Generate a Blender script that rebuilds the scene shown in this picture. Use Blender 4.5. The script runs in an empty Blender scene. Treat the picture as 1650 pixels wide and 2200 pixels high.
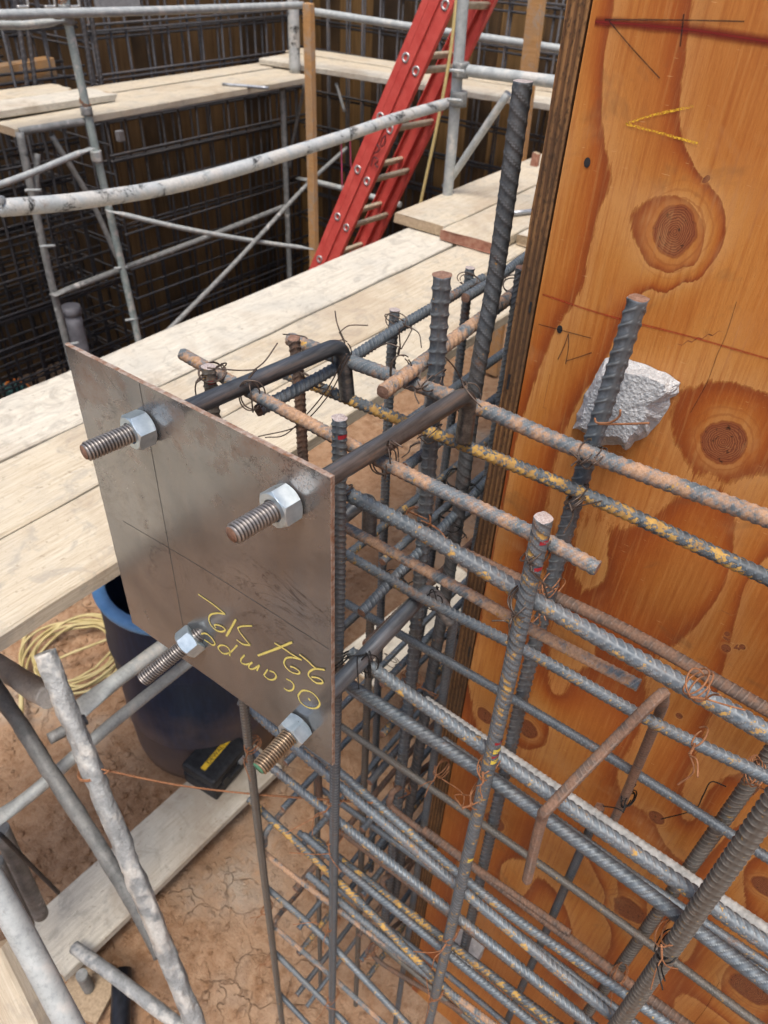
import bpy, math, random
import numpy as np
from mathutils import Vector, Matrix

rng = np.random.default_rng(7)
random.seed(7)
SC = bpy.context.scene
COL = SC.collection
R_ = math.radians

# ------------------------------------------------------------------ camera
CAM_C = np.array([0.29952, -0.34872, 0.34367])
CAM_M = np.array([[0.79488, -0.41040, 0.44698],
                  [0.60536, 0.48540, -0.63085],
                  [0.04194, 0.77200, 0.63424]])      # columns: right, up, back
FPX = 1575.66
cam_d = bpy.data.cameras.new('camera')
cam = bpy.data.objects.new('camera', cam_d)
COL.objects.link(cam)
q_, r_ = np.linalg.qr(CAM_M)
q_ = q_ * np.sign(np.diag(r_))
cam.matrix_world = Matrix([[*q_[i], CAM_C[i]] for i in range(3)] + [[0, 0, 0, 1]])
cam_d.sensor_fit = 'VERTICAL'
cam_d.sensor_height = 36.0
cam_d.sensor_width = 27.0
cam_d.lens = 36.0 * FPX / 2200.0
cam_d.clip_start = 0.02
cam_d.clip_end = 2000
cam_d.dof.use_dof = True
cam_d.dof.focus_distance = 0.62
cam_d.dof.aperture_fstop = 13.0
SC.camera = cam

# ------------------------------------------------------------------ light
SUN_EL, SUN_AZ = R_(70), R_(-150)
world = bpy.data.worlds.new('World')
SC.world = world
world.use_nodes = True
wn = world.node_tree
bg = wn.nodes['Background']
sky = wn.nodes.new('ShaderNodeTexSky')
sky.sky_type = 'NISHITA'
sky.sun_disc = False
sky.sun_elevation = SUN_EL
sky.sun_rotation = R_(150)
sky.air_density = 1.0
sky.dust_density = 4.0
wn.links.new(sky.outputs[0], bg.inputs[0])
bg.inputs[1].default_value = 0.072
sun_d = bpy.data.lights.new('sun', 'SUN')
sun_d.energy = 1.5
sun_d.angle = R_(24)
sun_d.color = (1.0, 0.95, 0.88)
sun = bpy.data.objects.new('sun', sun_d)
COL.objects.link(sun)
sd = Vector((math.sin(R_(150)) * math.cos(SUN_EL), math.cos(R_(150)) * math.cos(SUN_EL), math.sin(SUN_EL)))
sun.rotation_euler = sd.to_track_quat('Z', 'Y').to_euler()
sun.location = (0, 0, 6)
vs = SC.view_settings
vs.view_transform = 'Standard'
vs.look = 'None'
vs.exposure = 1.25
vs.gamma = 1.0
vs.use_curve_mapping = False
SC.cycles.max_bounces = 5
SC.cycles.diffuse_bounces = 2
SC.cycles.glossy_bounces = 3
SC.cycles.transparent_max_bounces = 6
SC.cycles.adaptive_threshold = 0.03
SC.cycles.use_denoising = True


# ------------------------------------------------------------------ helpers
def at(u, v, ax, val):
    """point of the place that the survey sighted at (u, v), lying in the plane ax = val"""
    d = q_ @ np.array([(u - 825) / FPX, -(v - 1100) / FPX, -1.0])
    i = 'xyz'.index(ax)
    return CAM_C + d * (val - CAM_C[i]) / d[i]


def dep(u, v, d):
    return CAM_C + q_ @ np.array([(u - 825) / FPX, -(v - 1100) / FPX, -1.0]) * d


def A3(p):
    return np.array(p, float)


def tag(o, label=None, cat=None, group=None, kind=None):
    if label: o['label'] = label
    if cat: o['category'] = cat
    if group: o['group'] = group
    if kind: o['kind'] = kind
    return o


def empty(name, loc, label=None, cat=None, group=None, kind=None):
    o = bpy.data.objects.new(name, None)
    o.empty_display_size = 0.05
    COL.objects.link(o)
    o.location = loc
    return tag(o, label, cat, group, kind)


WORLD_LOC = {}


def wloc(o):
    p = A3(o.location)
    while o.parent:
        o = o.parent
        p = p + A3(o.location)
    return p


def mk(name, V, F, mat, parent=None, loc=None, attrs=None, smooth=True):
    """mesh object from world-space vertices; F is an (n,4)/(n,3) array or a list of index lists"""
    V = np.asarray(V, float)
    if loc is None:
        loc = V.mean(0)
        loc = np.array([loc[0], loc[1], V[:, 2].min()])
    loc = A3(loc)
    m = bpy.data.meshes.new(name)
    if isinstance(F, np.ndarray):
        n, k = F.shape
        m.vertices.add(len(V))
        m.vertices.foreach_set('co', (V - loc).astype(np.float32).ravel())
        m.loops.add(n * k)
        m.loops.foreach_set('vertex_index', F.astype(np.int32).ravel())
        m.polygons.add(n)
        m.polygons.foreach_set('loop_start', (np.arange(n) * k).astype(np.int32))
        m.update(calc_edges=True)
    else:
        m.from_pydata((V - loc).tolist(), [], F)
        m.update()
    m.polygons.foreach_set('use_smooth', [bool(smooth)] * len(m.polygons))
    if attrs:
        for an, av in attrs.items():
            a = m.attributes.new(an, 'FLOAT', 'POINT')
            a.data.foreach_set('value', np.asarray(av, np.float32))
    if mat: m.materials.append(mat)
    o = bpy.data.objects.new(name, m)
    COL.objects.link(o)
    if parent:
        o.parent = parent
        o.location = loc - wloc(parent)
    else:
        o.location = loc
    return o


def inst(src, name, loc, parent=None, scale=None, rot=None):
    o = bpy.data.objects.new(name, src.data)
    COL.objects.link(o)
    if parent:
        o.parent = parent
        o.location = A3(loc) - wloc(parent)
    else:
        o.location = loc
    if scale is not None: o.scale = scale
    if rot is not None: o.rotation_euler = rot
    return o


class MB:
    def __init__(s):
        s.V, s.F, s.n = [], [], 0

    def add(s, V, F):
        s.V.append(np.asarray(V, float))
        s.F += [[i + s.n for i in f] for f in F]
        s.n += len(V)
        return s

    def box(s, c, h, M=None, bev=0.0):
        V, F = box_vf(h, bev)
        if M is not None: V = V @ np.asarray(M).T
        return s.add(V + A3(c), F)

    def tube(s, pts, r, n=8, cap=True):
        V, F = tube_vf(pts, r, n, cap)
        return s.add(V, F)

    def build(s, name, mat, parent=None, loc=None, smooth=True):
        return mk(name, np.concatenate(s.V), s.F, mat, parent, loc, smooth=smooth)


def box_vf(h, bev=0.0):
    hx, hy, hz = h
    if bev <= 0:
        V = [(x * hx, y * hy, z * hz) for z in (-1, 1) for y in (-1, 1) for x in (-1, 1)]
        F = [[0, 2, 3, 1], [4, 5, 7, 6], [0, 1, 5, 4], [2, 6, 7, 3], [0, 4, 6, 2], [1, 3, 7, 5]]
        return np.array(V, float), F
    import bmesh
    bm = bmesh.new()
    bmesh.ops.create_cube(bm, size=2)
    for v in bm.verts: v.co = Vector((v.co.x * hx, v.co.y * hy, v.co.z * hz))
    bmesh.ops.bevel(bm, geom=list(bm.edges), offset=bev, segments=2, affect='EDGES', profile=0.6)
    bm.verts.ensure_lookup_table()
    V = np.array([v.co[:] for v in bm.verts])
    F = [[v.index for v in f.verts] for f in bm.faces]
    bm.free()
    return V, F


def frames(P):
    P = np.asarray(P, float)
    T = np.gradient(P, axis=0)
    T /= np.linalg.norm(T, axis=1)[:, None] + 1e-12
    a = np.array([0, 0, 1.0]) if abs(T[0][2]) < .8 else np.array([0, 1.0, 0])
    N = np.zeros_like(P)
    n = np.cross(a, T[0]); n /= np.linalg.norm(n)
    N[0] = n
    for i in range(1, len(P)):
        n = n - T[i] * (n @ T[i])
        n /= np.linalg.norm(n) + 1e-12
        N[i] = n
    return T, N, np.cross(T, N)


def tube_vf(pts, r, n=8, cap=True):
    P = np.asarray(pts, float)
    T, N, B = frames(P)
    th = np.linspace(0, 2 * np.pi, n, endpoint=False)
    r = np.broadcast_to(np.asarray(r, float), (len(P),))
    V = P[:, None] + r[:, None, None] * (np.cos(th)[None, :, None] * N[:, None] + np.sin(th)[None, :, None] * B[:, None])
    V = V.reshape(-1, 3)
    m = len(P)
    i = np.arange(m - 1)[:, None] * n
    j = np.arange(n)[None, :]
    k = (j + 1) % n
    F = np.stack([i + j, i + k, i + n + k, i + n + j], -1).reshape(-1, 4).tolist()
    if cap:
        F.append(list(range(n))[::-1])
        F.append(list(range((m - 1) * n, m * n)))
    return V, F


def smooth_path(pts, step, rad=None):
    """resample a polyline through Catmull-Rom (rad None) or with rounded corners of radius rad"""
    pts = [A3(p) for p in pts]
    if rad is not None and len(pts) > 2:
        out = [pts[0]]
        for a, b, c in zip(pts[:-2], pts[1:-1], pts[2:]):
            u, w = a - b, c - b
            lu, lw = np.linalg.norm(u), np.linalg.norm(w)
            u, w = u / lu, w / lw
            ang = math.acos(max(-1, min(1, u @ w)))
            tl = min(rad / math.tan(ang / 2), lu * .49, lw * .49)
            for t in np.linspace(0, 1, 9):
                out.append((1 - t) ** 2 * (b + u * tl) + 2 * t * (1 - t) * b + t * t * (b + w * tl))
        out.append(pts[-1])
        P = np.array(out)
    elif len(pts) > 2:
        Q = [2 * pts[0] - pts[1]] + pts + [2 * pts[-1] - pts[-2]]
        out = []
        for i in range(1, len(Q) - 2):
            p0, p1, p2, p3 = Q[i - 1:i + 3]
            for t in np.linspace(0, 1, 12, endpoint=False):
                out.append(.5 * (2 * p1 + (p2 - p0) * t + (2 * p0 - 5 * p1 + 4 * p2 - p3) * t * t + (3 * p1 - p0 - 3 * p2 + p3) * t ** 3))
        out.append(pts[-1])
        P = np.array(out)
    else:
        P = np.array(pts)
    L = np.r_[0, np.cumsum(np.linalg.norm(np.diff(P, axis=0), axis=1))]
    m = max(2, int(L[-1] / step) + 1)
    s = np.linspace(0, L[-1], m)
    return np.stack([np.interp(s, L, P[:, k]) for k in range(3)], 1), s


# ------------------------------------------------------------------ materials
class N:
    def __init__(s, name):
        s.m = bpy.data.materials.new(name)
        s.m.use_nodes = True
        s.t = s.m.node_tree
        s.b = s.t.nodes['Principled BSDF']
        s.b.inputs['Specular IOR Level'].default_value = 0.35

    def n(s, typ, ins=None, **kw):
        d = s.t.nodes.new('ShaderNode' + typ)
        for k, v in kw.items(): setattr(d, k, v)
        for k, v in (ins or {}).items(): s.set(d.inputs[k], v)
        return d

    def set(s, inp, v):
        if isinstance(v, bpy.types.NodeSocket): s.t.links.new(v, inp)
        elif v is not None:
            if isinstance(v, (tuple, list)) and len(v) == 3 and inp.type == 'RGBA': v = (*v, 1)
            inp.default_value = v

    def math(s, op, a, b=None, c=None, clamp=False):
        d = s.n('Math', operation=op, use_clamp=clamp)
        s.set(d.inputs[0], a)
        if b is not None: s.set(d.inputs[1], b)
        if c is not None: s.set(d.inputs[2], c)
        return d.outputs[0]

    def co(s, scale=(1, 1, 1), kind='Object', jitter=True):
        tc = s.n('TexCoord').outputs[kind]
        if jitter:
            oi = s.n('ObjectInfo').outputs['Random']
            sh = s.n('CombineXYZ', {0: s.math('MULTIPLY', oi, 13.7), 1: s.math('MULTIPLY', oi, 7.3), 2: s.math('MULTIPLY', oi, 21.1)})
            tc = s.n('VectorMath', {0: tc, 1: sh.outputs[0]}, operation='ADD').outputs[0]
        mp = s.n('Mapping', {'Vector': tc, 'Scale': scale})
        return mp.outputs[0]

    def noise(s, vec, scale, detail=4, rough=.55, dist=0.0):
        return s.n('TexNoise', {'Vector': vec, 'Scale': scale, 'Detail': detail, 'Roughness': rough, 'Distortion': dist}).outputs[0]

    def ramp(s, fac, stops, interp='LINEAR'):
        d = s.n('ValToRGB', {0: fac})
        cr = d.color_ramp
        cr.interpolation = interp
        while len(cr.elements) < len(stops): cr.elements.new(.5)
        for e, (p, c) in zip(cr.elements, stops):
            e.position = p
            e.color = (*c, 1) if len(c) == 3 else c
        return d.outputs[0]

    def step(s, v, lo, hi):
        return s.n('MapRange', {0: v, 1: lo, 2: hi, 3: 0.0, 4: 1.0}, clamp=True).outputs[0]

    def mix(s, f, a, b, mode='MIX'):
        d = s.n('MixRGB', blend_type=mode)
        s.set(d.inputs[0], f); s.set(d.inputs[1], a); s.set(d.inputs[2], b)
        return d.outputs[0]

    def out(s, col=None, rough=None, metal=None, bump=None, bstr=.3, bdist=.002):
        if col is not None: s.set(s.b.inputs['Base Color'], col)
        if rough is not None: s.set(s.b.inputs['Roughness'], rough)
        if metal is not None: s.set(s.b.inputs['Metallic'], metal)
        if bump is not None:
            bn = s.n('Bump', {'Height': bump, 'Strength': bstr, 'Distance': bdist})
            s.t.links.new(bn.outputs[0], s.b.inputs['Normal'])
        return s.m


def m_rebar(name, base, base2, rust, rustc, ochre=0.0, rough=.5):
    k = N(name)
    v = k.co()
    rib = k.n('Attribute', attribute_name='rib').outputs['Fac']
    n1 = k.noise(v, 70, 3, .65)
    n2 = k.noise(v, 11, 3, .6)
    n3 = k.noise(v, 330, 2, .6)
    c = k.mix(k.step(n1, .35, .66), base, base2)
    c = k.mix(k.math('MULTIPLY', k.step(n2, .46, .68), .28), c, (.16, .125, .10))
    c = k.mix(k.math('MULTIPLY', k.step(rib, .25, .9), k.math('MULTIPLY_ADD', n1, .7, .15)), c, tuple(min(.42, x * 1.7 + .03) for x in base2))
    foot = k.math('MULTIPLY', k.math('MULTIPLY', rib, k.math('SUBTRACT', 1.0, rib)), 4.0)  # rib bases: painted-in shade beside each rib, with a rust-brown tint
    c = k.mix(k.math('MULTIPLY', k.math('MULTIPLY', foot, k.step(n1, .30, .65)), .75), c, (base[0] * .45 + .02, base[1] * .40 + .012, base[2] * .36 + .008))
    f = k.math('ADD', k.math('MULTIPLY', n2, .62), k.math('ADD', k.math('MULTIPLY', n1, .62), k.math('MULTIPLY', n3, .30)))
    t0 = 1.08 - rust * .38
    rf = k.step(f, t0 - .05, t0 + .07)
    rc = k.mix(k.step(n3, .35, .65), rustc, tuple(x * .6 for x in rustc))
    c = k.mix(k.math('MULTIPLY', rf, .85), c, rc)
    if ochre > 0:
        side = k.n('Attribute', attribute_name='side').outputs['Fac']
        g = k.math('ADD', k.math('ADD', k.math('MULTIPLY', k.noise(v, 62, 4, .75), 1.0), k.math('MULTIPLY', side, .10)), k.math('ADD', k.math('MULTIPLY', n3, .16), k.math('MULTIPLY', rib, -.13)))
        t1 = .86 - ochre * .20
        of = k.step(g, t1, t1 + .07)
        c = k.mix(k.math('MULTIPLY', of, .9), c, k.mix(k.step(n1, .4, .65), (.52, .31, .075), (.33, .18, .05)))
        rf = k.math('MAXIMUM', rf, of)
    ro = k.math('ADD', k.math('MULTIPLY', rf, .3), k.math('ADD', rough - .01, k.math('MULTIPLY', n3, .2)))
    me = k.math('MULTIPLY', k.math('SUBTRACT', 1.0, rf), .36)
    return k.out(c, ro, me, n1, .3, .0006)


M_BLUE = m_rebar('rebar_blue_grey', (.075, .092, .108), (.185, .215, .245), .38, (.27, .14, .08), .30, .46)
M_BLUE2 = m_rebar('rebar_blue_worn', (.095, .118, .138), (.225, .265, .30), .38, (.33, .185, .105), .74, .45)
M_OCHRE = m_rebar('rebar_ochre', (.06, .075, .088), (.16, .188, .21), .34, (.36, .20, .085), 1.25, .5)
M_RUST = m_rebar('rebar_rusty', (.105, .128, .145), (.24, .265, .285), .82, (.50, .295, .17), .5, .62)
M_BROWN = m_rebar('rebar_brown', (.13, .095, .078), (.21, .155, .125), .85, (.26, .15, .10), 0, .7)
M_DARK = m_rebar('rebar_dark', (.065, .073, .082), (.145, .158, .17), .36, (.17, .08, .04), .25, .45)
M_MIX = m_rebar('rebar_drab', (.11, .105, .095), (.215, .205, .185), .4, (.24, .13, .07), .5, .5)
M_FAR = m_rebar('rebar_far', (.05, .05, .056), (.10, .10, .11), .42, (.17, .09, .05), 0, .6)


def m_simple(name, c1, c2, scale=40, rough=.6, metal=0.0, bstr=.2, bdist=.001, stretch=(1, 1, 1), lo=.35, hi=.65):
    k = N(name)
    v = k.co(stretch)
    n = k.noise(v, scale, 5, .6)
    return k.out(k.mix(k.step(n, lo, hi), c1, c2), rough, metal, n, bstr, bdist)


M_WIRE = m_simple('tie_wire_dark', (.07, .052, .043), (.14, .105, .085), 200, .5, .5)
M_WIRE_R = m_simple('tie_wire_rusty', (.20, .085, .04), (.33, .15, .07), 200, .7, .1)
M_WIRE_K = m_simple('tie_wire_black', (.012, .012, .013), (.03, .03, .03), 200, .45, .5)


def m_rodmat(name, c1, c2, cr):
    k = N(name)
    v = k.co()
    n = k.noise(k.co((1, .05, 1)), 150, 3, .65)
    n2 = k.noise(v, 40, 3, .6)
    c = k.mix(k.step(n, .38, .64), c1, c2)
    c = k.mix(k.math('MULTIPLY', k.step(n, .60, .70), .6), c, cr)
    c = k.mix(k.math('MULTIPLY', k.step(n2, .52, .70), .4), c, tuple(x * .5 for x in c1))
    return k.out(c, k.math('MULTIPLY_ADD', n2, .25, .25), .7, n2, .12, .0004)


M_ROD = m_rodmat('anchor_rod_steel', (.07, .074, .08), (.15, .155, .165), (.24, .20, .17))
M_ROD4 = m_rodmat('anchor_rod_blue_grey', (.15, .168, .185), (.27, .29, .315), (.36, .31, .25))
M_RODR = m_rodmat('anchor_rod_brown', (.09, .083, .08), (.19, .175, .165), (.30, .19, .12))


def m_thread(name, c1, c2):
    k = N(name)
    v = k.co()
    rib = k.n('Attribute', attribute_name='rib').outputs['Fac']
    n = k.noise(v, 90, 3, .6)
    c = k.mix(k.step(n, .35, .65), c1, c2)
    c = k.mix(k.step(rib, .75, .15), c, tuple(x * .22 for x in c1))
    return k.out(c, .36, .7, n, .1, .0004)


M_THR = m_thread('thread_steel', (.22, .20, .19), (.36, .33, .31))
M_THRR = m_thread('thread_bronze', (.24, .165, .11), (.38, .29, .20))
M_GREENTIP = m_simple('green_paint', (.07, .22, .13), (.10, .30, .19), 120, .6)
M_CUT = m_simple('cut_steel', (.34, .26, .23), (.60, .53, .50), 700, .55, .35, .5, .0008)
M_CUTR = m_simple('cut_steel_rusty', (.17, .09, .06), (.30, .18, .13), 300, .65, .2, .5, .0006)


def m_zinc():
    k = N('zinc_nut')
    v = k.co()
    n = k.noise(v, 90, 4, .6)
    n2 = k.noise(v, 30, 3, .5)
    c = k.mix(k.step(n, .35, .7), (.40, .49, .55), (.58, .66, .71))
    c = k.mix(k.step(n2, .62, .75), c, (.36, .41, .44))
    return k.out(c, k.math('ADD', .2, k.math('MULTIPLY', n, .25)), .75, n, .15, .0005)


M_ZINC = m_zinc()


def m_plate():
    k = N('mill_scale_plate')
    v = k.co((1, 1, 1), jitter=False)
    n1 = k.noise(v, 6, 5, .6, .6)
    n2 = k.noise(v, 40, 5, .65)
    n3 = k.noise(v, 500, 2, .6)
    nv = k.noise(k.co((14, 14, 1.2), jitter=False), 4, 4, .6)
    c = k.mix(k.step(n1, .35, .66), (.185, .19, .198), (.315, .315, .315))
    c = k.mix(k.math('MULTIPLY', k.step(nv, .45, .7), .22), c, (.33, .295, .262))
    c = k.mix(k.math('MULTIPLY', k.step(n2, .55, .75), .4), c, (.165, .158, .156))
    # rust blooms, denser along the top edge
    sx = k.n('SeparateXYZ', {0: k.n('TexCoord').outputs['Object']})
    top = k.step(sx.outputs[2], .27, .406)
    rf = k.math('ADD', k.math('MULTIPLY', n1, .6), k.math('ADD', k.math('MULTIPLY', n2, .5), k.math('MULTIPLY', top, .16)))
    r1 = k.step(rf, .66, .84)
    c = k.mix(k.math('MULTIPLY', r1, k.math('ADD', .20, k.math('MULTIPLY', k.step(n3, .4, .6), .4))), c, (.30, .15, .085))
    # dried water-mark outlines
    nw = k.noise(v, 9, 5, .72, 1.2)
    ln = k.math('ABSOLUTE', k.math('SUBTRACT', nw, .50))
    wl = k.math('SUBTRACT', 1.0, k.step(ln, .0, .011))
    zone = k.step(k.noise(v, 5, 2, .5), .43, .56)
    scr = k.noise(k.co((3, 1, 60), jitter=False), 14, 2, .5)
    c = k.mix(k.math('MULTIPLY', k.step(scr, .69, .73), .5), c, (.42, .40, .38))
    blot = k.noise(v, 17, 4, .7, .8)
    c = k.mix(k.math('MULTIPLY', k.step(blot, .54, .66), .28), c, (.13, .125, .125))
    c = k.mix(k.math('MULTIPLY', k.math('MULTIPLY', wl, zone), .75), c, (.05, .047, .047))
    ro = k.math('ADD', .13, k.math('ADD', k.math('MULTIPLY', r1, .3), k.math('MULTIPLY', n2, .16)))
    return k.out(c, ro, .78, n2, .03, .0004)


M_PLATE = m_plate()
M_PLATE_EDGE = m_simple('plate_rusty_edge', (.23, .115, .065), (.40, .33, .28), 160, .6, .3, .5, .0008)
M_SCRIBE = m_simple('scribe_line', (.05, .045, .042), (.09, .08, .07), 200, .6)


def m_chalk(name, c, cover=.42, dens=1.0, soft=.45):
    k = N(name)
    v = k.co(jitter=False)
    n = k.noise(v, 520, 3, .7)
    n2 = k.noise(v, 70, 3, .6)
    al = k.step(k.math('ADD', n, k.math('MULTIPLY', n2, .35)), cover, cover + .22)
    edge = k.n('Attribute', attribute_name='across').outputs['Fac']
    al = k.math('MULTIPLY', k.math('MULTIPLY', al, dens), k.step(edge, 1.0, soft))
    k.set(k.b.inputs['Alpha'], al)
    return k.out(c, .9, 0)


M_CHALK = m_chalk('yellow_paint_marker', (.74, .62, .17), .42, .95, .3)
M_CRAYON_Y = m_chalk('yellow_crayon', (.75, .45, .04), .55)
M_CRAYON_R = m_chalk('red_chalk', (.17, .012, .010), .26, .95, .0)
M_CRAYON_R2 = m_chalk('red_chalk_line', (.36, .035, .014), .38, .75, 0.0)
M_PENCIL = m_chalk('black_pencil', (.02, .02, .022), .40, .8, .1)


def m_ply():
    k = N('amber_plywood')
    v = k.co(jitter=False)
    fig = k.n('Attribute', attribute_name='figure').outputs['Fac']
    kx = k.n('Attribute', attribute_name='knot_x').outputs['Fac']
    kz = k.n('Attribute', attribute_name='knot_z').outputs['Fac']
    kd = k.math('SQRT', k.math('ADD', k.math('MULTIPLY', kx, kx), k.math('MULTIPLY', kz, kz)))
    fine = k.noise(k.co((60, 60, 4.0), jitter=False), 9, 4, .6)
    vfine = k.noise(k.co((90, 90, 5), jitter=False), 30, 3, .6)
    edge = k.noise(k.co((30, 30, 6), jitter=False), 6, 4, .7)
    F = k.math('ADD', fig, k.math('ADD', k.math('MULTIPLY', k.math('SUBTRACT', fine, .5), k.math('MULTIPLY_ADD', k.step(k.noise(v, 7, 2, .5), .50, .62), .26, .05)), k.math('MULTIPLY', k.math('SUBTRACT', edge, .5), .14)))
    saw = k.math('FRACT', F)
    c = k.ramp(saw, [(0, (.575, .275, .085)), (.30, (.52, .212, .046)), (.60, (.465, .158, .028)), (.80, (.37, .092, .014)), (.93, (.235, .044, .009)), (.972, (.225, .045, .010)), (1.0, (.43, .185, .048))])
    # broad tone changes of the oiled face
    bt = k.noise(v, 4.0, 4, .6, .4)
    c = k.mix(k.math('MULTIPLY', k.step(bt, .40, .68), 0.5), c, (.32, .078, .013))
    c = k.mix(k.math('MULTIPLY', k.step(vfine, .48, .80), .42), c, (.25, .085, .02))
    c = k.mix(k.math('MULTIPLY', k.step(vfine, .50, .25), .20), c, (.60, .31, .11))
    streak = k.noise(k.co((45, 45, 1.6), jitter=False), 5, 3, .65)
    c = k.mix(k.math('MULTIPLY', k.step(streak, .48, .68), .5), c, (.30, .072, .012))
    c = k.mix(k.math('MULTIPLY', k.step(streak, .48, .30), .30), c, (.58, .30, .10))
    pores = k.noise(k.co((70, 70, 14), jitter=False), 60, 2, .5)
    c = k.mix(k.math('MULTIPLY', k.step(pores, .60, .72), .6), c, (.17, .055, .016))
    # knots
    wob = k.noise(v, 45, 4, .6)
    kk = k.math('ADD', kd, k.math('MULTIPLY', k.math('SUBTRACT', wob, .5), .52))
    rings = k.math('SINE', k.math('MULTIPLY', kk, 70.0))
    kc = k.mix(k.step(rings, -.5, .9), (.17, .045, .018), (.32, .115, .045))
    kc = k.mix(k.math('MULTIPLY', k.step(kk, .70, 1.0), .8), kc, (.20, .045, .016))
    kc = k.mix(k.step(k.noise(v, 160, 3, .6), .58, .70), kc, (.03, .012, .006))
    core = k.math('SUBTRACT', 1.0, k.step(kk, .90, 1.04))
    halo = k.math('MULTIPLY', k.step(kk, 2.2, 1.1), k.step(k.math('SINE', k.math('MULTIPLY', kk, 21.0)), .3, .95))
    pale = k.math('MULTIPLY', k.step(kk, 1.75, 1.15), k.step(k.noise(v, 30, 3, .6), .35, .6))
    c = k.mix(k.math('MULTIPLY', pale, .55), c, (.54, .27, .09))
    c = k.mix(k.math('MULTIPLY', halo, .6), c, (.30, .085, .02))
    c = k.mix(core, c, kc)
    scuff = k.math('MULTIPLY', k.step(k.noise(v, 5.5, 4, .7, .4), .55, .68), k.step(streak, .40, .62))
    c = k.mix(k.math('MULTIPLY', scuff, .55), c, (.60, .35, .15))
    # dark smudges
    sm = k.noise(v, 11, 4, .72, .6)
    c = k.mix(k.math('MULTIPLY', k.step(sm, .58, .74), .55), c, (.16, .085, .04))
    sc_ = k.noise(k.co((6, 6, 50), jitter=False), 10, 2, .5)
    c = k.mix(k.math('MULTIPLY', k.step(sc_, .70, .74), .35), c, (.75, .50, .25))
    ro = k.math('ADD', .30, k.math('MULTIPLY', vfine, .30))
    return k.out(c, ro, 0, k.math('ADD', k.math('MULTIPLY', vfine, .6), k.math('MULTIPLY', fine, .8)), .32, .0012)


M_PLY = m_ply()


def m_plyedge():
    k = N('plywood_edge')
    v = k.co((1, 1, 1), jitter=False)
    sx = k.n('SeparateXYZ', {0: v})
    wv = k.noise(k.co((1, 1, .06), jitter=False), 160, 4, .6)
    lay = k.math('SINE', k.math('ADD', k.math('MULTIPLY', sx.outputs[0], 950.0), k.math('MULTIPLY', wv, 4.0)))
    c = k.mix(k.step(lay, -.4, .6), (.13, .062, .026), (.27, .14, .055))
    sp = k.noise(k.co((1, 1, .5), jitter=False), 300, 3, .6)
    c = k.mix(k.math('MULTIPLY', k.step(sp, .52, .66), .7), c, (.035, .02, .012))
    big = k.noise(k.co((1, 1, .3), jitter=False), 22, 3, .6)
    c = k.mix(k.math('MULTIPLY', k.step(big, .42, .62), .6), c, (.06, .033, .018))
    return k.out(c, .75, 0, k.math('ADD', lay, sp), .5, .0015)


M_PLYEDGE = m_plyedge()


def m_plank(name, c1, c2, cd, grey=.35):
    k = N(name)
    v = k.co()
    n1 = k.noise(k.co((.55, 12, 12)), 8, 4, .65, .5)
    n2 = k.noise(v, 4.5, 4, .62)
    n3 = k.noise(k.co((1.6, 55, 55)), 8, 3, .6)
    c = k.mix(k.step(n1, .32, .68), c1, c2)
    fr = k.math('FRACT', k.math('MULTIPLY', n1, 9.0))
    c = k.mix(k.math('MULTIPLY', k.step(fr, .55, 1.0), .34), c, cd)
    c = k.mix(k.math('MULTIPLY', k.step(n3, .50, .70), .55), c, cd)
    c = k.mix(k.math('MULTIPLY', k.step(n2, .46, .64), grey), c, (.44, .42, .37))
    sp = k.noise(v, 70, 3, .65)
    c = k.mix(k.math('MULTIPLY', k.step(sp, .62, .72), .5), c, (.17, .12, .075))
    st = k.noise(v, 13, 4, .75, .9)
    c = k.mix(k.math('MULTIPLY', k.step(st, .52, .64), .6), c, (.33, .30, .255))
    dirt = k.noise(v, 2.3, 4, .7, .6)
    c = k.mix(k.math('MULTIPLY', k.step(dirt, .48, .64), .48), c, (.33, .245, .165))
    return k.out(c, .82, 0, k.math('ADD', n3, n1), .4, .002)


M_PLANK = m_plank('weathered_plank', (.49, .415, .305), (.60, .53, .41), (.29, .22, .145))
M_PLANK_G = m_plank('grey_plank', (.53, .485, .40), (.64, .595, .505), (.32, .275, .215), .6)
M_PLANK_END = m_simple('plank_end_grain', (.30, .22, .14), (.44, .33, .22), 120, .85, 0, .5, .002)
M_PLANK_RED = m_simple('red_painted_end', (.26, .10, .065), (.36, .19, .13), 60, .8, 0, .3, .001)
M_POST = m_plank('fir_post', (.44, .23, .085), (.54, .30, .12), (.26, .12, .04), .08)


def m_galv(name, c1, c2, cem=.3, black=.0, bump=.25, bd=.0015):
    k = N(name)
    v = k.co()
    n1 = k.noise(v, 28, 5, .65)
    n2 = k.noise(v, 160, 3, .6)
    n3 = k.noise(v, 7, 4, .65)
    c = k.mix(k.step(n1, .35, .65), c1, c2)
    c = k.mix(k.math('MULTIPLY', k.step(n2, .5, .7), .35), c, tuple(x * .5 for x in c1))
    cf = k.step(k.math('ADD', n3, k.math('MULTIPLY', n1, .3)), .9 - cem * .5, .95 - cem * .5 + .05)
    c = k.mix(cf, c, k.mix(k.step(n2, .3, .7), (.45, .44, .41), (.60, .58, .54)))
    if black:
        n4 = k.noise(v, 11, 5, .75, .5)
        bf = k.step(n4, .72 - black * .25, .80 - black * .25)
        c = k.mix(k.math('MULTIPLY', bf, k.step(n2, .32, .5)), c, (.03, .03, .03))
    rs = k.step(k.noise(v, 16, 4, .7), .66, .76)
    c = k.mix(k.math('MULTIPLY', rs, .5), c, (.24, .14, .07))
    return k.out(c, .62, .25, k.math('ADD', n1, k.math('MULTIPLY', n2, .4)), bump, bd)


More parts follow.
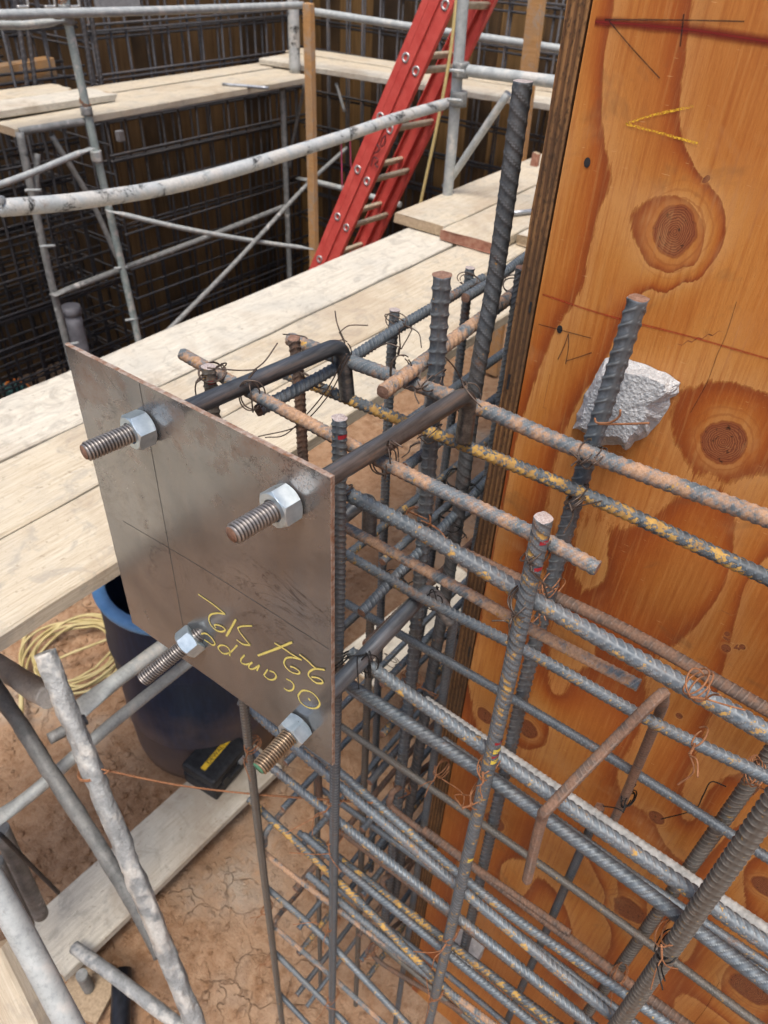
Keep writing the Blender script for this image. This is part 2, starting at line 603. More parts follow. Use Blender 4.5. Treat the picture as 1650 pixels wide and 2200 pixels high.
M_GALV = m_galv('galvanised_tube', (.34, .36, .36), (.48, .50, .49), .35)
M_GALV_B = m_galv('galvanised_tube_black_marks', (.42, .44, .44), (.55, .56, .55), .55, .75)
M_GALV_D = m_galv('dull_tube', (.17, .175, .17), (.29, .29, .28), .25, .3)
M_GALV_G = m_galv('greenish_tube', (.27, .33, .32), (.42, .47, .45), .4, .25)
M_CEMENT = m_galv('cement_crusted_tube', (.25, .26, .26), (.40, .405, .40), .55, .15, .9, .006)
M_CEMENT_L = m_galv('pale_crusted_tube', (.42, .42, .41), (.55, .55, .53), .9, .2, .8, .005)
M_CEMENT_D = m_galv('dark_crusted_tube', (.12, .125, .125), (.21, .21, .205), .05, .1, .7, .004)
M_ALU = m_simple('aluminium', (.42, .42, .41), (.58, .58, .57), 60, .4, .7)
M_RUNG = m_simple('dirty_rung', (.33, .27, .19), (.46, .39, .29), 30, .65, .2)


def m_red():
    k = N('red_fibreglass')
    v = k.co()
    n = k.noise(v, 12, 5, .65)
    s_ = k.noise(k.co((60, 60, 3)), 4, 3, .6)
    c = k.mix(k.step(n, .35, .7), (.50, .055, .045), (.62, .10, .08))
    c = k.mix(k.math('MULTIPLY', k.step(s_, .6, .75), .35), c, (.62, .22, .18))
    return k.out(c, .5, 0, n, .1, .001)


M_RED = m_red()
M_MUD_SHADE = m_simple('pit_shade_mud', (.035, .022, .014), (.07, .044, .028), 5, .8, 0, .6, .02)  # mud coloured dark to paint in the shade of the pit


def m_formply():
    k = N('old_form_plywood')
    v = k.co()
    g = k.noise(k.co((14, 14, .8)), 5, 4, .6)
    n = k.noise(v, 1.6, 4, .6)
    c = k.mix(k.step(g, .35, .7), (.08, .046, .022), (.155, .09, .04))
    c = k.mix(k.step(n, .38, .62), c, (.045, .028, .016))
    return k.out(c, .7, 0, g, .2, .002)


M_FORM = m_formply()
M_FORM_B = m_simple('brown_form_plywood', (.10, .055, .024), (.19, .11, .048), 3.2, .65, 0, .15, .001, (9, 9, .7))
M_FORM_L = m_simple('light_form_plywood', (.17, .095, .036), (.27, .155, .06), 4, .65, 0, .15, .001, (10, 10, .8))


def m_dirt():
    k = N('cracked_clay')
    v = k.co(jitter=False)
    n1 = k.noise(v, 2.2, 6, .65)
    n2 = k.noise(v, 22, 6, .7)
    n3 = k.noise(v, 130, 4, .6)
    c = k.mix(k.step(n1, .3, .7), (.32, .185, .105), (.42, .275, .17))
    c = k.mix(k.step(n2, .42, .66), c, (.24, .125, .062))
    c = k.mix(k.math('MULTIPLY', k.step(n3, .5, .75), .3), c, (.46, .32, .2))
    pale = k.step(k.noise(v, 1.1, 4, .6), .56, .66)
    c = k.mix(k.math('MULTIPLY', pale, k.math('MULTIPLY', k.step(n2, .35, .55), .6)), c, (.48, .42, .34))
    wv = k.n('VectorMath', {0: v, 1: k.n('VectorMath', {0: k.n('TexNoise', {'Vector': v, 'Scale': 9, 'Detail': 3}).outputs['Color'], 'Scale': .16}, operation='SCALE').outputs[0]}, operation='ADD').outputs[0]
    vo = k.n('TexVoronoi', {'Vector': wv, 'Scale': 9.0}, feature='DISTANCE_TO_EDGE').outputs[0]
    zone = k.step(n1, .50, .62)
    crack = k.math('MULTIPLY', k.math('SUBTRACT', 1.0, k.step(vo, .0, .035)), zone)
    c = k.mix(k.math('MULTIPLY', crack, .45), c, (.16, .085, .045))
    h = k.math('ADD', k.math('ADD', n2, k.math('MULTIPLY', n3, .3)), k.math('MULTIPLY', crack, -.6))
    return k.out(c, .92, 0, h, .8, .02)


M_DIRT = m_dirt()


def m_drum():
    k = N('navy_drum_plastic')
    v = k.co(jitter=False)
    sx = k.n('SeparateXYZ', {0: v})
    n = k.noise(v, 6, 5, .65)
    n2 = k.noise(k.co((8, 8, 1.5), jitter=False), 8, 4, .6)
    c = k.mix(k.step(n2, .4, .7), (.007, .020, .050), (.013, .033, .078))
    dust = k.step(k.math('ADD', k.math('MULTIPLY', sx.outputs[2], -1.0), k.math('MULTIPLY', n, .55)), -.22, .42)
    c = k.mix(k.math('MULTIPLY', dust, .7), c, (.30, .19, .11))
    return k.out(c, .45, 0, n2, .1, .002)


M_DRUM = m_drum()
M_DRUM_IN = m_simple('blue_drum_rim', (.13, .32, .60), (.20, .42, .72), 20, .45)
M_BLACK = m_simple('black_plastic', (.012, .013, .016), (.03, .032, .036), 60, .5)
M_BLACK2 = m_simple('black_pipe_plastic', (.008, .009, .012), (.02, .022, .03), 40, .35)
M_YELLOW = m_simple('yellow_sticker', (.72, .45, .02), (.8, .55, .06), 60, .5)
M_WHITE = m_simple('white_plastic', (.62, .62, .60), (.75, .75, .73), 30, .5)
M_PVC = m_simple('dirty_pvc', (.17, .165, .18), (.28, .275, .29), 12, .55)
M_HOSE = m_simple('yellow_hose', (.42, .33, .14), (.54, .45, .23), 12, .55)
M_ROPE = m_simple('yellow_rope', (.52, .40, .16), (.66, .52, .24), 90, .8)
M_STRING = m_simple('pink_string', (.65, .06, .18), (.75, .12, .26), 90, .7)
M_TEAL = m_simple('teal_tool_plastic', (.03, .10, .10), (.06, .16, .16), 30, .5)
M_ORANGE = m_simple('orange_cord', (.75, .18, .03), (.8, .26, .06), 50, .5)
M_REDMARK = m_simple('red_paint_band', (.28, .012, .02), (.36, .03, .04), 300, .6)
M_YELMARK = m_simple('yellow_paint_band', (.70, .52, .05), (.78, .62, .12), 300, .6)
M_SCRAP = m_simple('scrap_steel', (.30, .32, .35), (.42, .44, .47), 50, .4, .6)


def m_concrete():
    k = N('pale_concrete')
    v = k.co(jitter=False)
    n = k.noise(v, 120, 5, .7)
    n2 = k.noise(v, 500, 3, .6)
    vo = k.n('TexVoronoi', {'Vector': v, 'Scale': 260.0}).outputs['Distance']
    c = k.mix(k.step(n, .35, .68), (.37, .38, .39), (.56, .57, .575))
    c = k.mix(k.math('MULTIPLY', k.step(n2, .52, .66), .65), c, (.26, .265, .27))
    return k.out(c, .9, 0, k.math('ADD', n2, k.math('MULTIPLY', vo, 1.0)), .6, .0022)


M_CONC = m_concrete()
M_MORTAR = m_simple('mortar_crust', (.26, .26, .25), (.44, .43, .41), 90, .85, 0, .6, .002)


# ------------------------------------------------------------------ noise for geometry
def vnoise2(x, y, seed=0):
    xi, yi = np.floor(x).astype(int), np.floor(y).astype(int)
    xf, yf = x - xi, y - yi
    xf, yf = xf * xf * (3 - 2 * xf), yf * yf * (3 - 2 * yf)

    def h(a, b):
        v = np.sin(a * 127.1 + b * 311.7 + seed * 74.7) * 43758.5453
        return v - np.floor(v)
    return (h(xi, yi) * (1 - xf) + h(xi + 1, yi) * xf) * (1 - yf) + (h(xi, yi + 1) * (1 - xf) + h(xi + 1, yi + 1) * xf) * yf


# ------------------------------------------------------------------ ground
GZ = -2.30
gx = np.unique(np.r_[np.linspace(-400, -8, 14), np.linspace(-8, -3, 60), np.arange(-3, 1.0, .02), np.linspace(1, 8, 20), np.linspace(8, 400, 14)])
gy = np.unique(np.r_[np.linspace(-400, -6, 14), np.linspace(-6, -.8, 20), np.arange(-.8, 2.4, .02), np.linspace(2.4, 8, 60), np.linspace(8, 400, 14)])
GX, GY = np.meshgrid(gx, gy)
H = sum((vnoise2(GX * f, GY * f, i) - .5) * a for i, (f, a) in enumerate([(1.2, .05), (3.1, .035), (8, .022), (19, .014), (37, .008)]))
near = np.clip(1.5 - np.hypot(GX + 1, GY - 1) / 6, 0, 1)
PITZ = -3.4
drop = np.clip((-2.38 - GX) / .25, 0, 1) * np.clip((GX + 6.9) / .3, 0, 1) * np.clip((GY + 3.4) / .3, 0, 1) * np.clip((5.9 - GY) / .3, 0, 1)
V = np.stack([GX, GY, GZ - .03 + H * near - 1.25 * drop], -1).reshape(-1, 3)
ny, nx = GX.shape
ii = (np.arange(ny - 1)[:, None] * nx + np.arange(nx - 1)[None]).ravel()
tag(mk('ground', V, np.stack([ii, ii + 1, ii + nx + 1, ii + nx], 1), M_DIRT, loc=(0, 0, GZ)), kind='structure')


# ------------------------------------------------------------------ plywood form beside the plate (wall along X)
T = 0.35
PX0, PX1, PZ0, PZ1 = -0.0105, 1.21, -2.0, 0.44
EDGES = [  # level, points sighted along one sharp latewood edge
    (1, [(1330, -60), (1318, 20), (1300, 120), (1293, 235), (1300, 300), (1312, 350), (1310, 400), (1290, 450), (1275, 510), (1260, 590), (1235, 650), (1200, 700), (1165, 780), (1140, 850)]),
    (2, [(1500, -40), (1482, 60), (1470, 150), (1462, 205), (1463, 260), (1472, 310), (1500, 370), (1530, 405), (1553, 440), (1560, 490), (1547, 540), (1520, 578), (1470, 606), (1400, 622), (1352, 660), (1320, 730), (1292, 790), (1250, 850), (1215, 930), (1190, 1010), (1175, 1100)]),
    (1, [(1400, 425), (1362, 448), (1353, 490), (1375, 540), (1400, 575), (1440, 588), (1490, 572), (1513, 520), (1508, 470), (1480, 432), (1440, 418)]),
    (2, [(1500, 826), (1462, 838), (1446, 870), (1445, 940), (1470, 985), (1530, 1018), (1600, 1026), (1660, 1020), (1560, 818), (1610, 832), (1660, 850)]),
    (2, [(1190, 1490), (1186, 1400), (1215, 1330), (1240, 1200), (1262, 1122), (1290, 1100), (1311, 1130), (1303, 1190), (1275, 1260), (1255, 1350), (1225, 1440)]),
    (2, [(1122, 1335), (1100, 1300), (1112, 1250), (1140, 1216), (1170, 1240), (1166, 1290), (1150, 1345)]),
    (1, [(1078, 1110), (1060, 1200), (1035, 1330), (1012, 1430)]),
    (2, [(1400, 1420), (1390, 1520), (1360, 1600), (1330, 1650), (1345, 1720)]),
    (3, [(1600, 1260), (1560, 1420), (1520, 1560), (1490, 1640), (1470, 1760)]),
    (1, [(1095, 1540), (1115, 1605), (1150, 1610), (1178, 1585), (1165, 1530)]),
    (2, [(1160, 1780), (1230, 1810), (1270, 1860), (1300, 1930), (1310, 1990), (1290, 2060), (1250, 2120)]),
    (2, [(1075, 1880), (1090, 1850), (1130, 1850), (1140, 1900), (1110, 1930)]),
    (1, [(1325, 1890), (1318, 1950), (1345, 2000), (1390, 2010)]),
    (1, [(1610, 1850), (1600, 1920), (1630, 1990), (1670, 2000)]),
    (1, [(1560, 2080), (1550, 2130), (1580, 2180), (1650, 2200), (1600, 2060)]),
    (2, [(1430, 1990), (1480, 2060), (1500, 2150), (1480, 2230)]),
]
MIDS = [((1265, 60), .45), ((1250, 260), .35), ((1210, 500), .4), ((1390, 100), 1.45), ((1380, 260), 1.4), ((1400, 370), 1.35), ((1450, 495), .35), ((1560, 100), 2.35), ((1600, 250), 2.4), ((1600, 420), 2.35), ((1590, 600), 2.3), ((1500, 700), 2.35),
        ((1400, 760), 2.3), ((1620, 720), 2.5), ((1560, 940), 1.35), ((1280, 560), 1.25), ((1240, 760), 1.4), ((1380, 1050), 2.25), ((1500, 1100), 1.75), ((1400, 1200), 1.72), ((1550, 1250), 1.8), ((1275, 1200), 2.3), ((1230, 1380), 2.25),
        ((1140, 1290), 2.3), ((1100, 1150), 1.6), ((1040, 1450), 1.3), ((1040, 1535), 1.1), ((1132, 1565), .5), ((1250, 1550), 1.5), ((1450, 1520), 2.3), ((1240, 1700), 1.4), ((1060, 1760), 1.2), ((1412, 1757), 2.1), ((1560, 1750), 2.4), ((1640, 1600), 3.3), ((1355, 1950), .5),
        ((1180, 1950), 1.5), ((1100, 1890), 2.4), ((1640, 1920), .4), ((1600, 2130), .4), ((1000, 2000), 1.2), ((950, 2150), 1.3), ((1200, 2180), 1.6), ((1400, 2150), 1.7)]
rp, rv = [], []
for lv, pts in EDGES:
    for p in pts:
        rp.append(at(*p, 'y', T)[[0, 2]]); rv.append(lv)
for p, lv in MIDS:
    rp.append(at(*p, 'y', T)[[0, 2]]); rv.append(lv)
for zz in np.linspace(PZ0, PZ1, 9):
    for xx in (.55, .8, 1.1):
        rp.append([xx, zz]); rv.append(2.5 + (xx - .5) * 7 + rng.uniform(-.7, .7))
rp, rv = np.array(rp), np.array(rv, float)
SZ = np.array([1.0, .55])          # figure is drawn out along the grain


def tps(d2):
    return np.where(d2 > 1e-12, .5 * d2 * np.log(d2 + 1e-12), 0)


ps = rp * SZ
nk = len(ps)
Km = tps(((ps[:, None] - ps[None]) ** 2).sum(-1)) + np.eye(nk) * 2e-6
Pm = np.c_[np.ones(nk), ps]
sol = np.linalg.lstsq(np.block([[Km, Pm], [Pm.T, np.zeros((3, 3))]]), np.r_[rv, 0, 0, 0], rcond=None)[0]
xs = np.r_[np.arange(PX0, .52, .004), np.linspace(.53, PX1, 40)]
zs = np.r_[np.linspace(PZ0, -1.5, 40), np.arange(-1.49, PZ1, .006), PZ1]
XX, ZZ = np.meshgrid(xs, zs)
ev = np.stack([XX.ravel(), ZZ.ravel()], 1) * SZ
fig = np.zeros(len(ev))
for s0 in range(0, len(ev), 8000):
    e = ev[s0:s0 + 8000]
    fig[s0:s0 + 8000] = tps(((e[:, None] - ps[None]) ** 2).sum(-1)) @ sol[:nk] + sol[nk] + e @ sol[nk + 1:]
KNOTS = [(1450, 497, 49), (1553, 950, 50), (1042, 1538, 15), (1133, 1566, 19), (1063, 1766, 16), (1411, 1757, 15), (1352, 1955, 26), (1645, 1905, 26), (1612, 2125, 34), (1560, 1393, 10), (1595, 1390, 7), (1562, 1362, 6), (1459, 1538, 7), (1520, 383, 6)]
kd = np.full(len(ev), 9.0); knx = np.full(len(ev), 9.0); knz = np.zeros(len(ev))
for (u, v, rpx) in KNOTS:
    c = at(u, v, 'y', T)
    e1 = at(u + rpx, v, 'y', T)
    rr = np.hypot(e1[0] - c[0], e1[2] - c[2])
    dx, dz = (XX.ravel() - c[0]), (ZZ.ravel() - c[2]) * .88
    cl = np.hypot(dx, dz) / rr < kd
    kd = np.where(cl, np.hypot(dx, dz) / rr, kd); knx = np.where(cl, dx / rr, knx); knz = np.where(cl, dz / rr, knz)
yy = np.full(XX.size, T)
Vf = np.stack([XX.ravel(), yy, ZZ.ravel()], 1)
ny, nx = XX.shape
ii = (np.arange(ny - 1)[:, None] * nx + np.arange(nx - 1)[None]).ravel()
Ff = np.stack([ii, ii + 1, ii + nx + 1, ii + nx], 1).tolist()
# back and sides
b0 = len(Vf)
Vb = np.array([[PX0, T + .019, PZ0], [PX1, T + .019, PZ0], [PX1, T + .019, PZ1], [PX0, T + .019, PZ1]])
Vf = np.concatenate([Vf, Vb])
Ff.append([b0, b0 + 3, b0 + 2, b0 + 1])
bot = list(range(nx)); top = [(ny - 1) * nx + i for i in range(nx)]
lef = [i * nx for i in range(ny)]; rig = [i * nx + nx - 1 for i in range(ny)]
Ff.append(bot[::-1] + [b0, b0 + 1]); Ff.append(top + [b0 + 2, b0 + 3])
Ff.append(lef + [b0 + 3, b0]); Ff.append(rig[::-1] + [b0 + 1, b0 + 2])
form = empty('plywood_form', (PX0, T, PZ0), 'glossy amber plywood form panel with dark knots behind the tied bars', 'form panel')
face = mk('face_sheet', Vf, Ff, M_PLY, form, attrs={'figure': np.r_[fig, np.zeros(4)], 'knot_x': np.r_[np.clip(knx, -9, 9), np.full(4, 9.)], 'knot_z': np.r_[np.clip(knz, -9, 9), np.zeros(4)]}, smooth=False)


def ribbon(name, px, w, mat, parent, ax='y', val=None, off=-.0004, step=.002, taper=True):
    P3 = np.array([at(*p, ax, val) for p in px])
    P3, s = smooth_path(P3, step) if len(P3) > 2 else smooth_path(P3, step)
    n = np.zeros(3); n['xyz'.index(ax)] = 1
    Tn = np.gradient(P3, axis=0)
    Tn /= np.linalg.norm(Tn, axis=1)[:, None] + 1e-12
    S = np.cross(Tn, n)
    ww = w * (.85 + .3 * vnoise2(s * 90, s * 0 + len(px), 5))
    P3 = P3 + n * off
    V = np.concatenate([P3 + S * ww[:, None] / 2, P3, P3 - S * ww[:, None] / 2])
    m = len(P3)
    F = [[i, i + 1, m + i + 1, m + i] for i in range(m - 1)] + [[m + i, m + i + 1, 2 * m + i + 1, 2 * m + i] for i in range(m - 1)]
    return mk(name, V, F, mat, parent, smooth=False, attrs={'across': np.repeat([1.0, 0.0, 1.0], m)})


ribbon('red_chalk_line', [(1279, 46), (1340, 50), (1470, 62), (1560, 75), (1670, 92)], .0095, M_CRAYON_R, form, 'y', T, -.0005)
ribbon('red_chalk_line', [(1166, 632), (1300, 676), (1480, 722), (1670, 776)], .0030, M_CRAYON_R2, form, 'y', T, -.0005)
for ln in ([(1300, 42), (1450, 43), (1600, 46)], [(1309, 45), (1360, 105), (1418, 168)], [(1470, 30), (1462, 100)], [(1157, 696), (1210, 710), (1270, 726)], [(1222, 716), (1212, 745), (1199, 772)],
           [(1222, 716), (1222, 745), (1216, 782)], [(1217, 775), (1240, 768), (1272, 757)], [(1050, 1205), (1115, 1230)]):
    ribbon('pencil_mark', ln, .0018, M_PENCIL, form, 'y', T, -.0008)
for ln in ([(1345, 266), (1400, 248), (1490, 228)], [(1345, 266), (1420, 286), (1500, 308)]):
    ribbon('yellow_crayon_mark', ln, .0030, M_CRAYON_Y, form, 'y', T, -.0008)
ribbon('split_crack', [(1583, 648), (1560, 720), (1542, 760), (1520, 820), (1484, 886)], .0008, M_PENCIL, form, 'y', T, -.0006)
ribbon('split_crack', [(1170, 1370), (1190, 1290), (1230, 1180)], .0007, M_PENCIL, form, 'y', T, -.0006)
ribbon('split_crack', [(1545, 2110), (1520, 2160), (1490, 2200)], .0012, M_PENCIL, form, 'y', T, -.0006)
for (u, v) in ((1262, 349), (1203, 707)):
    c = at(u, v, 'y', T)
    th = np.linspace(0, 2 * np.pi, 12, endpoint=False)
    mk('nail_hole', np.stack([c[0] + .0032 * np.cos(th), np.full(12, T - .0006), c[2] + .0045 * np.sin(th)], 1), [list(range(12))], M_BLACK, form, smooth=False)

# form of the return wall (runs away along Y); its laminated edge shows beside the amber panel
fe = empty('return_form', (-.03, .352, -2.0), 'dark weathered laminated edge of plywood form panel standing beside amber panel', 'form panel')
zs_ = np.linspace(-2.0, .44, 160)
j0 = (vnoise2(zs_ * 26, zs_ * 0, 3) - .5) * .0022
j1 = (vnoise2(zs_ * 26, zs_ * 0 + 9, 4) - .5) * .0012
x0 = np.interp(zs_, [-2, -1, -.24, .05, .44], [-.050, -.0475, -.038, -.0355, -.0345]) + j0
x1 = np.full_like(zs_, -.0135) + j1
m = len(zs_)
V = np.concatenate([np.stack([x0, np.full(m, .352), zs_], 1), np.stack([x1, np.full(m, .352), zs_], 1), np.stack([x1, np.full(m, 2.75), zs_], 1), np.stack([x0, np.full(m, 2.75), zs_], 1)])
F = []
for i in range(m - 1):
    for a in range(4):
        b = (a + 1) % 4
        F.append([a * m + i, b * m + i, b * m + i + 1, a * m + i + 1])
F += [[0, 3 * m, 2 * m, m], [m - 1, 2 * m - 1, 3 * m - 1, 4 * m - 1]]
mk('laminated_edge', V, F, M_PLYEDGE, fe, smooth=False)
for (u, v, w, h) in ((1140, 660, .0012, .006), (1093, 820, .0016, .010), (1008, 1400, .0012, .012)):
    c = at(u, v, 'y', .352)
    mk('slot', np.array([[c[0] - w, .3512, c[2] - h], [c[0] + w, .3512, c[2] - h], [c[0] + w, .3512, c[2] + h], [c[0] - w, .3512, c[2] + h]]), [[0, 1, 2, 3]], M_BLACK, fe, smooth=False)


# ------------------------------------------------------------------ deformed bars
def bar_vf(pts, d_nom, rad=None, sides=24, pitch=None, roll=0.0, slant=.9, rib=.085, lrib=.06, detail=1.0):
    d = d_nom * .90
    r = d / 2
    pitch = pitch or d * .58
    P, s = smooth_path(pts, pitch / (6.0 * detail), rad)
    Tn, Nn, Bn = frames(P)
    th = np.linspace(0, 2 * np.pi, sides, endpoint=False)
    TH = th[None] + 0 * s[:, None]
    half = np.mod(TH - roll, np.pi)
    ph = (s[:, None] + slant * r * (half - np.pi / 2) * np.where(np.mod(TH - roll, 2 * np.pi) < np.pi, 1, -1)) / pitch
    fr = np.abs(np.mod(ph, 1) - .5) * 2            # 0..1, 1 = rib crest line
    fade = np.clip(np.sin(half) * 3.2, 0, 1)
    ribs = np.clip((fr - .60) / .24, 0, 1) * fade
    lon = np.clip(1 - np.minimum(half, np.pi - half) / .30, 0, 1)
    prof = np.maximum(ribs, lon * (lrib / rib))
    wobble = (vnoise2(s[:, None] * 160 + 0 * TH, TH * 2.5, 1) - .5) * .012
    rr = r * (1 + rib * 2 * prof + wobble)
    V = P[:, None] + rr[..., None] * (np.cos(TH)[..., None] * Nn[:, None] + np.sin(TH)[..., None] * Bn[:, None])
    side = np.clip(-(np.sin(TH)[..., None] * Bn[:, None] + np.cos(TH)[..., None] * Nn[:, None])[..., 1] * .6 + .4, 0, 1)
    m = len(P)
    i = np.arange(m - 1)[:, None] * sides
    j = np.arange(sides)[None]
    k = (j + 1) % sides
    F = np.stack([i + j, i + k, i + sides + k, i + sides + j], -1).reshape(-1, 4)
    return V.reshape(-1, 3), F, prof.ravel(), side.ravel(), P, Tn, sides, r


def bar(parent, name, pts, d, mat, rad=None, cut=None, cut0=None, label=None, **kw):
    V, F, prof, side, P, Tn, n, r = bar_vf(pts, d, rad, **kw)
    Fl = F.tolist()
    m = len(P)
    capmat = cut or M_CUTR
    # sheared ends: slightly bulged caps
    base = len(V)
    e0 = P[0] - Tn[0] * r * .12
    e1 = P[-1] + Tn[-1] * r * .12
    V = np.concatenate([V, [e0, e1]])
    nq = len(Fl)
    for j in range(n):
        Fl.append([base, (j + 1) % n, j])
        Fl.append([base + 1, (m - 1) * n + j, (m - 1) * n + (j + 1) % n])
    o = mk(name, V, Fl, mat, parent, attrs={'rib': np.r_[prof, 0, 0], 'side': np.r_[side, 0, 0]})
    o.data.materials.append(capmat)
    mi = np.zeros(len(Fl), np.int32); mi[nq:] = 1
    o.data.polygons.foreach_set('material_index', mi)
    sm = np.ones(len(Fl), bool); sm[nq:] = False
    o.data.polygons.foreach_set('use_smooth', sm)
    if label: o['label'] = label
    if not parent: return o
    return o


cageA = empty('wall_rebar_cage', (0, .19, GZ), 'blue-grey and ochre rebar cage tied in front of the amber plywood form', 'rebar cage')
cageB = empty('return_rebar_cage', (-.17, .8, GZ), 'dark rebar cage running away behind the steel plate, between walkway and plywood edge', 'rebar cage')
FY, VY, BY, BVY = .12, .102, .265, .286


def pl(ax, val, *px):
    return [at(u, v, ax, val) for u, v in px]


def ext(pts, e0=0.0, e1=0.0):
    e1 = min(e1, .35) if e1 < .9 else .6 + (e1 - .9) * .3
    pts = [A3(p) for p in pts]
    a = pts[0] - pts[1]; a /= np.linalg.norm(a)
    b = pts[-1] - pts[-2]; b /= np.linalg.norm(b)
    if e0: pts = [pts[0] + a * e0] + pts
    if e1: pts = pts + [pts[-1] + b * e1]
    return pts


# front verticals
V1 = pl('y', VY, (729, 897), (728, 1259), (720, 1636), (713, 2195))
B1 = bar(cageA, 'vertical_bar', ext(V1, 0, .5), .0152, M_BLUE, cut=M_CUT, roll=1.2, slant=.35)
V2 = pl('y', VY, (448, 787), (538, 1636), (604, 2182))
B2 = bar(cageA, 'vertical_bar', ext(V2, 0, .15), .0152, M_MIX, cut=M_CUT, roll=.7, slant=.35)
V3 = pl('y', VY, (1168, 1112), (1059, 1605), (925, 2182))
B3 = bar(cageA, 'vertical_bar', ext(V3, 0, 1.0), .0165, M_BLUE2, cut=M_CUT, roll=2.7, slant=.7)
V5 = [at(1646, 1745, 'y', VY), at(1341, 2182, 'y', VY)]
bar(cageA, 'vertical_bar', ext(V5, .085, 1.2), .0192, M_MIX, cut=M_CUT, roll=1.5, slant=.3)
# back verticals (against the plywood)
V4 = pl('y', BVY, (1372, 640), (1234, 1077), (1136, 1436), (1095, 1614))
bar(cageA, 'vertical_bar', ext(V4, 0, 1.4), .0195, M_BLUE, cut=M_CUTR, roll=.9, slant=.8, pitch=.0135, rib=.075)
V6 = pl('y', BVY, (1617, 1673), (1483, 1862), (1330, 2080))
bar(cageA, 'vertical_bar', ext(V6, .15, 1.0), .0185, M_MIX, roll=.4, slant=.7)
bar(cageA, 'vertical_bar', [at(680, 1673, 'y', .275), at(689, 2140, 'y', .275)], .0127, M_MIX, roll=.4)

# front horizontals
H = {}
H['XA3'] = pl('y', FY, (392, 760), (547, 847), (836, 999), (1132, 1141), (1284, 1222))
bar(cageA, 'horizontal_bar', H['XA3'], .0140, M_RUST, roll=.3, slant=.9)
H['XA4'] = pl('y', FY, (757, 1066), (923, 1155), (1173, 1304), (1445, 1459), (1645, 1573))
bar(cageA, 'horizontal_bar', ext(H['XA4'], .22, .5), .0165, M_BLUE2, roll=2.2, slant=1.0)
H['XA5'] = pl('y', FY + .016, (752, 1138), (996, 1270), (1154, 1359), (1373, 1473))
bar(cageA, 'horizontal_bar', ext(H['XA5'], .2, 0), .0125, M_RUST, roll=1.0, slant=.5)
H['XA6'] = pl('y', BY - .05, (749, 1194), (920, 1292), (1141, 1404), (1400, 1550), (1645, 1668))
bar(cageA, 'horizontal_bar', ext(H['XA6'], .1, .4), .0140, M_BLUE2, roll=1.9, slant=.9)
H['XA8'] = pl('y', FY, (793, 1430), (996, 1575), (1232, 1742), (1486, 1916), (1648, 2030))
bar(cageA, 'horizontal_bar', ext(H['XA8'], .03, .4), .0165, M_BLUE2, roll=2.3, slant=1.0)
H['XA9'] = pl('y', FY, (756, 1474), (1027, 1654), (1304, 1854), (1480, 1985), (1646, 2112))
bar(cageA, 'horizontal_bar', ext(H['XA9'], .02, .4), .0165, M_BLUE, roll=.75, slant=.9)
H['XA12'] = pl('y', FY, (631, 1604), (1096, 2000), (1301, 2171))
bar(cageA, 'horizontal_bar', ext(H['XA12'], .12, .5), .0150, M_BLUE2, roll=2.2, slant=.9)
H['XA11'] = pl('y', FY + .03, (733, 1662), (1050, 1930), (1304, 2109))
bar(cageA, 'horizontal_bar', ext(H['XA11'], .2, .5), .0140, M_BLUE2, roll=1.1, slant=.9)
H['XA13'] = pl('y', FY, (587, 1651), (1096, 2062), (1254, 2189))
bar(cageA, 'horizontal_bar', ext(H['XA13'], .06, .5), .0150, M_BLUE2, roll=2.4, slant=.9)
H['XAd'] = pl('y', FY, (558, 1738), (740, 1905), (936, 2102))
bar(cageA, 'horizontal_bar', ext(H['XAd'], .03, .8), .0140, M_OCHRE, roll=.5, slant=.9)
H['XAe'] = pl('y', FY + .03, (642, 1789), (951, 2018), (1130, 2150))
bar(cageA, 'horizontal_bar', ext(H['XAe'], 0, .7), .0125, M_BLUE, roll=1.6, slant=.9)
H['XAg'] = pl('y', FY, (580, 1913), (704, 2022), (864, 2189))
bar(cageA, 'horizontal_bar', ext(H['XAg'], .02, .8), .0140, M_BLUE2, roll=.9, slant=.9)
bar(cageA, 'horizontal_bar', ext(pl('y', FY, (598, 2054), (704, 2160)), .02, .9), .0140, M_BLUE2, roll=1.9)
bar(cageA, 'horizontal_bar', ext(pl('y', FY, (612, 2148), (640, 2178)), .02, .9), .0140, M_BLUE, roll=.3)
bar(cageA, 'horizontal_bar', ext(pl('y', FY + .02, (960, 2022), (1050, 2091), (1177, 2189)), .3, .6), .0140, M_OCHRE, roll=.3)
bar(cageA, 'horizontal_bar', ext(pl('y', FY, (1057, 2127), (1141, 2196)), .4, .6), .0140, M_BLUE, roll=1.3)
bar(cageA, 'horizontal_bar', ext(pl('y', FY, (985, 2150), (1040, 2196)), .35, .6), .0140, M_BLUE2, roll=2.0)
# back horizontals
H['XA1'] = pl('y', BY, (622, 728), (734, 770), (1013, 869), (1246, 967), (1646, 1113))
bar(cageA, 'horizontal_bar', ext(H['XA1'], 0, .5), .0172, M_RUST, roll=.55, slant=.8)
H['XA2'] = pl('y', BY, (597, 797), (915, 924), (1246, 1058), (1646, 1240))
bar(cageA, 'horizontal_bar', ext(H['XA2'], 0, .5), .0152, M_OCHRE, roll=2.25, slant=1.0)
H['XA7'] = pl('y', .297, (1150, 1262), (1354, 1359), (1645, 1523))
bar(cageA, 'horizontal_bar', ext(H['XA7'], .12, .4), .0158, M_BROWN, roll=.5, slant=.2)
H['XA10'] = pl('y', BY, (1050, 1887), (1352, 2113), (1468, 2196))
bar(cageA, 'horizontal_bar', ext(H['XA10'], .14, .4), .0158, M_BROWN, roll=.3, slant=.15)
bar(cageA, 'horizontal_bar', ext(pl('y', BY, (1225, 1713), (1646, 1996)), .25, .3), .0150, M_MORTAR, roll=.3, slant=.5, label='mortar-crusted pale bar')
